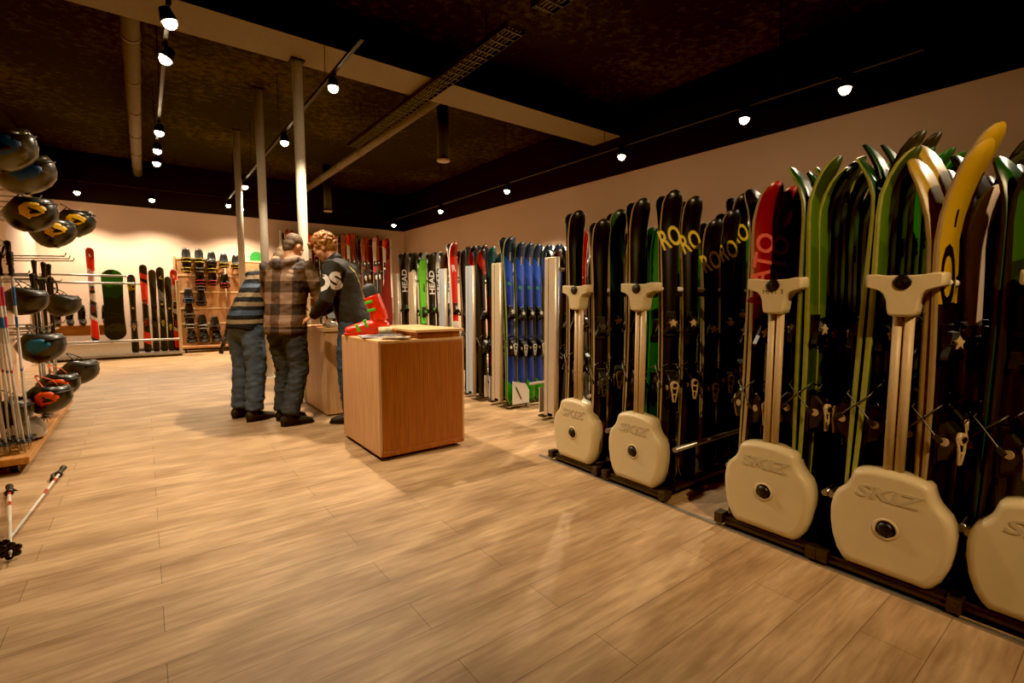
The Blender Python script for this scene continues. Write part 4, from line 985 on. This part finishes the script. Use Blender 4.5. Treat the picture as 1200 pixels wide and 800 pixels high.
# ---------------------------------------------------------------- people
SKIN = mat('skin', 'C98F68', .5, var=.06, scale=14); 
def headM(c, pitch, yaw): return Matrix.Translation(Vector(c)) @ Matrix.Rotation(yaw, 4, 'Z') @ Matrix.Rotation(-pitch, 4, 'X')
def head_prims(mb, H):
    def E(c, r): mb.ell((0, 0, 0), (1, 1, 1), 18, 0, None) if False else _e(c, r)
    def _e(c, r):
        b2 = bmesh.new(); bmesh.ops.create_uvsphere(b2, u_segments=20, v_segments=14, radius=1)
        mb.join(b2, H @ Matrix.Translation(Vector(c)) @ Matrix.Diagonal((r[0], r[1], r[2], 1)))
    _e((0, -.008, .03), (.076, .096, .095)); _e((0, .028, -.035), (.062, .066, .075)); _e((0, .055, -.085), (.036, .036, .028))
    _e((0, .06, .01), (.058, .034, .05)); _e((0, .1, -.022), (.015, .02, .014)); _e((0, .09, .0), (.011, .017, .03))
    _e((0, .086, -.058), (.026, .013, .007)); _e((0, .085, -.067), (.024, .012, .008))
    for s in (-1, 1):
        _e((s*.03, .082, .022), (.024, .014, .009)); _e((s*.078, -.006, -.012), (.009, .02, .032)); _e((s*.045, .055, -.03), (.025, .03, .025))
def hand_prims(mb, wrist, d, n, s):
    """five fingers; d forearm direction, n palm normal"""
    d = Vector(d).normalized(); n = (Vector(n)-d*Vector(n).dot(d)).normalized(); x = d.cross(n)*s
    w = Vector(wrist)
    mb.sweep([w, w+d*.045, w+d*.085], [(.026, .016), (.038, .017), (.04, .014)], n=12, right=x)
    for k, (off, L) in enumerate(((-.03, .07), (-.01, .08), (.011, .074), (.03, .058))):
        b = w+d*.085+x*off
        mb.sweep([b-d*.02, b+d*L*.4+n*.006, b+d*L*.72+n*.022, b+d*L*.92+n*.042], [.0095, .009, .0082, .007], n=8)
    b = w+d*.03-x*.03
    mb.sweep([b, b+d*.03-x*.025+n*.008, b+d*.062-x*.032+n*.022], [.013, .0105, .0085], n=8)
def shoe(parent, heel, toe, ankle, m, sm):
    heel, toe = Vector(heel), Vector(toe); d = (toe-heel); L = d.length; d.normalize(); r = Vector((d.y, -d.x, 0))
    mb = MB()
    pts = [heel+d*L*k for k in (.1, .3, .55, .8, .93)]
    zz = [.05, .052, .045, .036, .03]; ww = [(.034, .05), (.038, .052), (.043, .042), (.044, .032), (.034, .022)]
    mb.sweep([p+Vector((0, 0, z)) for p, z in zip(pts, zz)], ww, n=14, right=r)
    mb.sweep([heel+d*L*.18+Vector((0, 0, .05)), Vector(ankle)+Vector((0, 0, .02))], [(.042, .05), (.044, .05)], n=12)
    me = remeshed(mb, .008, 3)
    for v in me.vertices: v.co.z = max(v.co.z, .008)
    obj('shoe', me, m, parent)
    sl = MB(); out = [(-.03, .03), (-.036, .1), (-.044, .2), (-.036, .28), (-.015, .305), (.015, .305), (.036, .28), (.046, .2), (.038, .1), (.03, .03), (.0, .01)]
    k = L/.305
    sl.prism(out, [(0, 1), (.022, 1.02)], lambda u, v, dd: heel+r*u+d*v*k+Vector((0, 0, dd)), 0)
    sl.build('shoe_sole', sm, parent)
def person(label, loc, rz, J, cl, sc=1.):
    """J joints in the person's frame (x right, y forward, z up)"""
    V = Vector
    mb = MB(); H = headM(J['head'], J['hp'], J['hy'])
    head_prims(mb, H)
    mb.sweep([J['neck'], V(J['head'])+H.to_3x3() @ V((0, -.02, -.04))], [.056, .052], n=14)
    mb.sweep([J['pelvis'], J['waist'], J['chest'], J['neck']], [(.135, .1), (.13, .09), (.15, .1), (.06, .055)], n=16, right=(1, 0, 0))
    for s, k in ((-1, 'l'), (1, 'r')):
        sh, el, wr = V(J['sh'+k]), V(J['el'+k]), V(J['wr'+k])
        mb.sweep([V(J['chest']).lerp(sh, .6), sh, sh.lerp(el, .5), el, el.lerp(wr, .4), wr], [.05, .05, .042, .036, .036, .024], n=12)
        hand_prims(mb, wr, V(J['hd'+k]), V(J['hn'+k]), s)
        hip, kn, an = V(J['hip'+k]), V(J['kn'+k]), V(J['an'+k])
        mb.sweep([hip, hip.lerp(kn, .5), kn, kn.lerp(an, .4), an], [.075, .065, .05, .045, .034], n=12)
        fd = V(J['toe'+k])-V(J['heel'+k]); mb.sweep([V(J['heel'+k])+fd*.15+V((0, 0, .045)), V(J['heel'+k])+fd*.8+V((0, 0, .03))], [(.03, .03), (.03, .018)], n=10)
    body = obj('person', remeshed(mb, .0065, 3), SKIN); tag(body, label, 'person')
    body.location = loc; body.rotation_euler = (0, 0, rz); body.scale = (sc, sc, sc)
    EW, EI = mat('eye_white', 'D8D0C4', .3), mat('eye_iris', '2A2018', .3)
    for s in (-1, 1):
        e = MB(); e.ell(H @ V((s*.03, .086, .006)), (.0105, .0105, .0105), 12, 0); e.ell(H @ V((s*.03, .0945, .004)), (.0048, .0035, .0048), 8, 1); e.build('eye', [EW, EI], body)
    # hair
    hb = MB()
    def he(c, r):
        b2 = bmesh.new(); bmesh.ops.create_uvsphere(b2, u_segments=20, v_segments=14, radius=1)
        hb.join(b2, H @ Matrix.Translation(V(c)) @ Matrix.Diagonal((r[0], r[1], r[2], 1)))
    if cl['hair'] == 'curly':
        he((0, -.018, .04), (.088, .1, .098)); he((0, -.045, -.015), (.075, .07, .07))
        rnd = random.Random(3)
        for k in range(240):
            a = rnd.uniform(0, 2*PI); e = rnd.uniform(-.45, 1.35)
            p = V((math.cos(e)*math.cos(a)*.09, math.cos(e)*math.sin(a)*.105-.018, math.sin(e)*.1+.04))
            if p.y > .045 and p.z < .07: continue
            if abs(p.x) > .05 and p.z < -.0 and p.y > -.03: continue
            b2 = bmesh.new(); bmesh.ops.create_icosphere(b2, subdivisions=1, radius=rnd.uniform(.011, .02)); hb.join(b2, H @ Matrix.Translation(p))
        for p in ((-.03, .095, .085), (.0, .1, .09), (.03, .093, .085), (.05, .08, .075), (-.05, .08, .075), (-.015, .105, .068), (.02, .103, .07)):
            b2 = bmesh.new(); bmesh.ops.create_icosphere(b2, subdivisions=2, radius=.02); hb.join(b2, H @ Matrix.Translation(V(p)))
        hm = remeshed(hb, .0055, 2, .004, 40)
    else:
        he((0, -.016, .044), (.079, .095, .089)); he((0, -.05, -.005), (.066, .055, .065)); he((0, -.05, -.045), (.056, .045, .05))
        hm = remeshed(hb, .006, 3, .002, 60)
    obj('hair', hm, cl['hairm'], body)
    # top
    tb = MB(); a, b = cl.get('fat', (1, 1))
    hemp = V(J['pelvis'])+V(J['hem'])
    tb.sweep([hemp, J['pelvis'], J['waist'], V(J['waist']).lerp(V(J['chest']), .5), J['chest'], V(J['chest']).lerp(V(J['neck']), .55), J['neck']], [(.172*a, .128*b), (.176*a, .132*b), (.17*a, .125*b), (.18*a, .13*b), (.188*a, .132*b), (.15*a, .105*b), (.078, .07)], n=22, right=(1, 0, 0), round_ends=False)
    for s, k in ((-1, 'l'), (1, 'r')):
        sh, el, wr = V(J['sh'+k]), V(J['el'+k]), V(J['wr'+k]); f = cl.get('sleeve', 1)
        tb.sweep([V(J['chest']).lerp(sh, .55), sh, sh.lerp(el, .5), el, el.lerp(wr, .5), el.lerp(wr, .93)], [.085*f, .077*f, .066*f, .06*f, .054*f, .042*f], n=14, round_ends=True)
    if cl.get('hood'):
        nk = V(J['neck'])
        tb.sweep([nk+V((-.1, .04, .0)), nk+V((-.1, -.05, .0)), nk+V((-.05, -.12, -.03)), nk+V((0, -.14, -.06)), nk+V((.05, -.12, -.03)), nk+V((.1, -.05, .0)), nk+V((.1, .04, .0))], [.045, .05, .056, .06, .056, .05, .045], n=12)
        tb.ell(nk+V((0, -.13, -.12)), (.11, .05, .1), 14)
    tm = remeshed(tb, .011, 4, cl.get('wr', .008), cl.get('ws', 9), zstretch=1.5)
    top = obj(cl['topname'], tm, cl['topm'], body)
    if cl.get('collar'):
        nk = V(J['neck']); ax = (V(J['head'])-nk).normalized()
        MB().sweep([nk-ax*.035, nk+ax*.015, nk+ax*.035], [(.078, .08), (.07, .072), (.064, .066)], n=18, right=(1, 0, 0), round_ends=False).build('collar', cl['topm'], top)
    if cl.get('hemband'):
        MB().sweep([hemp-V((0, 0, .02)), hemp+V((0, 0, .03))], [(.177*a, .134*b), (.18*a, .138*b)], n=24, right=(1, 0, 0), round_ends=False).build('hem_band', cl['topm'], top)
    # trousers
    jb = MB()
    jb.sweep([V(J['pelvis'])+V((0, 0, .07)), J['pelvis'], V(J['pelvis'])-V((0, .0, .08))], [(.16, .118), (.17, .125), (.15, .12)], n=18, right=(1, 0, 0))
    for k in 'lr':
        hip, kn, an = V(J['hip'+k]), V(J['kn'+k]), V(J['an'+k])
        jb.sweep([hip, hip.lerp(kn, .5), kn, kn.lerp(an, .5), an+V((0, 0, -.0))], [.102, .105, .09, .086, .08], n=16, round_ends=False)
    jm = remeshed(jb, .011, 4, .015, 9, zstretch=2.0)
    tr = obj('jeans', jm, cl['jeansm'], body)
    for s, k in ((-1, 'l'), (1, 'r')):
        shoe(body, J['heel'+k], J['toe'+k], J['an'+k], cl['shoem'], cl['solem'])
    return body, top, H
# plaid material
def plaid():
    m, nt, b = newmat('plaid_cloth'); b.inputs['Roughness'].default_value = .75
    tc = nt.nodes.new('ShaderNodeTexCoord'); sp = nt.nodes.new('ShaderNodeSeparateXYZ'); nt.links.new(tc.outputs['Object'], sp.inputs[0])
    def band(ax, per, ph):
        a = nt.nodes.new('ShaderNodeMath'); a.operation = 'MULTIPLY_ADD'; a.inputs[1].default_value = 1/per; a.inputs[2].default_value = ph; nt.links.new(sp.outputs[ax], a.inputs[0])
        f = nt.nodes.new('ShaderNodeMath'); f.operation = 'FRACT'; nt.links.new(a.outputs[0], f.inputs[0])
        g = nt.nodes.new('ShaderNodeMath'); g.operation = 'GREATER_THAN'; g.inputs[1].default_value = .5; nt.links.new(f.outputs[0], g.inputs[0]); return g
    g1, g2 = band('X', .19, .3), band('Z', .21, .1)
    ad = nt.nodes.new('ShaderNodeMath'); ad.operation = 'ADD'; nt.links.new(g1.outputs[0], ad.inputs[0]); nt.links.new(g2.outputs[0], ad.inputs[1])
    dv = nt.nodes.new('ShaderNodeMath'); dv.operation = 'MULTIPLY'; dv.inputs[1].default_value = .5; nt.links.new(ad.outputs[0], dv.inputs[0])
    rp = nt.nodes.new('ShaderNodeValToRGB'); cr = rp.color_ramp; cr.interpolation = 'CONSTANT'
    cr.elements[0].color = hexc('2E211A')+(1,); cr.elements[0].position = 0; cr.elements[1].position = .9; cr.elements[1].color = hexc('93755C')+(1,)
    e = cr.elements.new(.3); e.color = hexc('604735')+(1,)
    nt.links.new(dv.outputs[0], rp.inputs['Fac']); nt.links.new(rp.outputs['Color'], b.inputs['Base Color'])
    nz = nt.nodes.new('ShaderNodeTexNoise'); nz.inputs['Scale'].default_value = 22; nt.links.new(tc.outputs['Object'], nz.inputs['Vector'])
    bp = nt.nodes.new('ShaderNodeBump'); bp.inputs['Strength'].default_value = .5; bp.inputs['Distance'].default_value = .02
    nt.links.new(nz.outputs['Fac'], bp.inputs['Height']); nt.links.new(bp.outputs['Normal'], b.inputs['Normal'])
    return m
JEAN1 = mat('denim_blue', '4A5866', .8, var=.25, scale=12, bump=.2); JEAN2 = mat('denim_dark', '30363A', .8, var=.3, scale=12, bump=.2); JEAN3 = mat('denim_navy', '2C3A4A', .8, var=.25, scale=12, bump=.2)
SHOE1 = mat('shoe_brown', '2E241A', .6); SHOE2 = mat('shoe_dark', '1E1A16', .55); SOLE = mat('shoe_sole', '17130F', .7)
_st = [(0, '12161E')]; _z = .93
for _k, _c in enumerate(('9C8A68', '44566A', '8E7C5C', '8E7C5C', '5A6E86', '9C8A68', '8E7C5C', '5A6E86')):
    _st += [(_z/1.7, _c), ((_z+.042)/1.7, '12161E')]; _z += .085
_st = _st[:-2]+[(1.5/1.7, 'B0A58A'), (1, 'C0B498')]
STR = bandmat('striped_knit', _st, length=1.7, noise_amt=.012, nscale=5, rough=.85, bump=.3)
# remap: stripes start at hip height
JB = dict(pelvis=(0, 0, .97), waist=(0, .02, 1.12), chest=(0, .05, 1.37), neck=(0, .09, 1.54), head=(.0, .17, 1.68), hp=R(32), hy=R(-12), hem=(0, 0, -.1),
 shl=(-.19, .06, 1.47), ell=(-.26, .12, 1.2), wrl=(-.12, .34, 1.12), hdl=(.5, .8, -.1), hnl=(0, 0, -1), shr=(.19, .06, 1.47), elr=(.28, .16, 1.2), wrr=(.2, .4, 1.14), hdr=(-.2, .9, -.2), hnr=(0, 0, -1),
 hipl=(-.085, 0, .93), knl=(-.08, .09, .5), anl=(-.1, .05, .1), hipr=(.085, 0, .93), knr=(.11, .02, .5), anr=(.09, -.12, .1), heell=(-.14, -.01, 0), toel=(.04, .22, 0), heelr=(.03, -.19, 0), toer=(.23, .04, 0))
HAIRB = mat('hair_short_brown', '5C4630', .7, var=.3, scale=60); 
p, top, H = person('person in a brown plaid hooded jacket and dark jeans, back turned, head bowed', (1.09, 5.1, 0), math.atan2(-.72, .70), JB, D(hair='short', hairm=HAIRB, topname='plaid_jacket', topm=plaid(), hood=True, hemband=True, jeansm=JEAN2, shoem=SHOE2, solem=SOLE, fat=(1.12, 1.2), sleeve=1.2, wr=.014, ws=8), 1.03)
JA = dict(pelvis=(0, -.02, .96), waist=(0, .04, 1.1), chest=(0, .19, 1.33), neck=(0, .3, 1.47), head=(.0, .42, 1.58), hp=R(42), hy=R(0), hem=(0, -.03, -.1),
 shl=(-.19, .22, 1.41), ell=(-.24, .3, 1.14), wrl=(-.1, .5, 1.06), hdl=(.3, .9, -.2), hnl=(0, 0, -1), shr=(.19, .22, 1.41), elr=(.25, .2, 1.13), wrr=(.16, .44, 1.04), hdr=(-.3, .9, -.2), hnr=(0, 0, -1),
 hipl=(-.09, -.02, .92), knl=(-.11, .0, .5), anl=(-.13, -.03, .1), hipr=(.09, -.02, .92), knr=(.11, .0, .5), anr=(.12, -.05, .1), heell=(-.13, -.12, 0), toel=(-.16, .17, 0), heelr=(.12, -.14, 0), toer=(.15, .15, 0))
HAIRA = mat('hair_grey_brown', '7A6448', .7, var=.25, scale=60)
person('person in a striped sweater and blue jeans, bending forward behind the plaid jacket', (.82, 5.5, 0), math.atan2(-.9, .42), JA, D(hair='short', hairm=HAIRA, topname='striped_sweater', topm=STR, jeansm=JEAN1, shoem=SHOE1, solem=SOLE, wr=.007, fat=(1.08, 1.1), sleeve=1.08), 1.04)
JC = dict(pelvis=(0, -.02, .98), waist=(0, .03, 1.13), chest=(0, .08, 1.36), neck=(0, .145, 1.52), head=(.0, .235, 1.635), hp=R(32), hy=R(4), hem=(0, -.02, -.09),
 shl=(-.2, .085, 1.445), ell=(-.255, .13, 1.15), wrl=(-.12, .31, 1.0), hdl=(.2, .9, -.35), hnl=(.3, 0, -1), shr=(.2, .085, 1.445), elr=(.27, .16, 1.16), wrr=(.14, .36, 1.02), hdr=(-.3, .9, -.3), hnr=(0, 0, -1),
 hipl=(-.09, -.02, .94), knl=(-.1, .02, .52), anl=(-.11, -.02, .1), hipr=(.09, -.02, .94), knr=(.1, .02, .52), anr=(.11, -.04, .1), heell=(-.11, -.11, 0), toel=(-.13, .18, 0), heelr=(.11, -.13, 0), toer=(.14, .16, 0))
HAIRC = mat('hair_ginger', '9A6430', .65, var=.35, scale=50)
BSW = mat('black_sweater', '1A1814', .8, var=.2, scale=10, bump=.2)
pc, topc, Hc = person('person with curly ginger hair in a black sweater with white sleeve letters, bending left', (1.63, 4.79, 0), math.atan2(.76, .6), JC, D(hair='curly', hairm=HAIRC, topname='black_sweater', topm=BSW, collar=True, jeansm=JEAN3, shoem=SHOE2, solem=SOLE, wr=.008, fat=(1.05, 1.12), sleeve=1.12), 1.05)
# white letters wrapped on the left upper arm, and a lanyard strap on the back
def project(parent_top, me, M, direction, off):
    """drop a flat mesh onto the garment along direction (garment space)"""
    from mathutils.bvhtree import BVHTree
    g = parent_top.data
    bvh = BVHTree.FromPolygons([v.co for v in g.vertices], [tuple(p.vertices) for p in g.polygons])
    d = Vector(direction).normalized()
    bm = bmesh.new(); bm.from_mesh(me)
    bmesh.ops.triangulate(bm, faces=bm.faces[:]); bmesh.ops.subdivide_edges(bm, edges=bm.edges[:], cuts=3, use_grid_fill=True)
    dead = []
    for v in bm.verts:
        p = M @ v.co
        hit = bvh.ray_cast(p-d*.5, d)
        if hit[0] is not None: v.co = hit[0]-d*off
        else: dead.append(v)
    bmesh.ops.delete(bm, geom=dead, context='VERTS')
    bm.to_mesh(me); bm.free(); return me
def flat_text(body, size, bold=.03):
    return text_mesh(body, size, 0, bold)
dC = Vector((.95, .3, 0)).normalized()
upv = Vector((0, .12, 1)).normalized(); rgt = dC.cross(upv).normalized()
Mx = Matrix((rgt, upv, -dC)).transposed().to_4x4(); Mx.translation = Vector((-.235, .13, 1.30))
tm = project(topc, flat_text('OS', .2, .05), Mx, dC, .004)
obj('sleeve_letters', tm, mat('print_white', 'CFC8BA', .7), topc)
ln = bpy.data.meshes.new('strap'); bm = bmesh.new()
vs = []
for j in range(17):
    q = j/16; 
    for s in (-1, 1): vs.append(bm.verts.new((-.06+.17*q+s*.011, 0, 1.46-.36*q)))
for j in range(16): bm.faces.new((vs[2*j], vs[2*j+1], vs[2*j+3], vs[2*j+2]))
bm.to_mesh(ln); bm.free()
ln = project(topc, ln, Matrix.Translation((0, -.3, 0)), (0, 1, 0), .004)
obj('shoulder_strap', ln, bandmat('strap_print', [(0, '6A6458'), (.2, 'A89A5A'), (.8, 'B8A04A'), (1, '8A7A3A')], length=1.5, noise_amt=.6, nscale=30, rough=.7), topc)

# ---------------------------------------------------------------- world and camera
w = bpy.data.worlds.new('World'); bpy.context.scene.world = w; w.use_nodes = True
w.node_tree.nodes['Background'].inputs[0].default_value = (1, .8, .6, 1); w.node_tree.nodes['Background'].inputs[1].default_value = .02
cam = bpy.data.cameras.new('camera'); co = bpy.data.objects.new('camera', cam); C.objects.link(co)
cam.lens = 568/1200*36; cam.sensor_width = 36; cam.clip_start = .02
co.location = (0, 0, 1.2); co.rotation_euler = (R(90)-math.atan(48/568), 0, -math.atan(430/568))
sc = bpy.context.scene; sc.camera = co
sc.view_settings.view_transform = 'Standard'; sc.view_settings.look = 'None'; sc.view_settings.exposure = 0
sc.view_settings.use_curve_mapping = True; sc.view_settings.curve_mapping.black_level = (.005, .0055, .006); sc.view_settings.curve_mapping.update()
print('SKIS', NSKI[0])
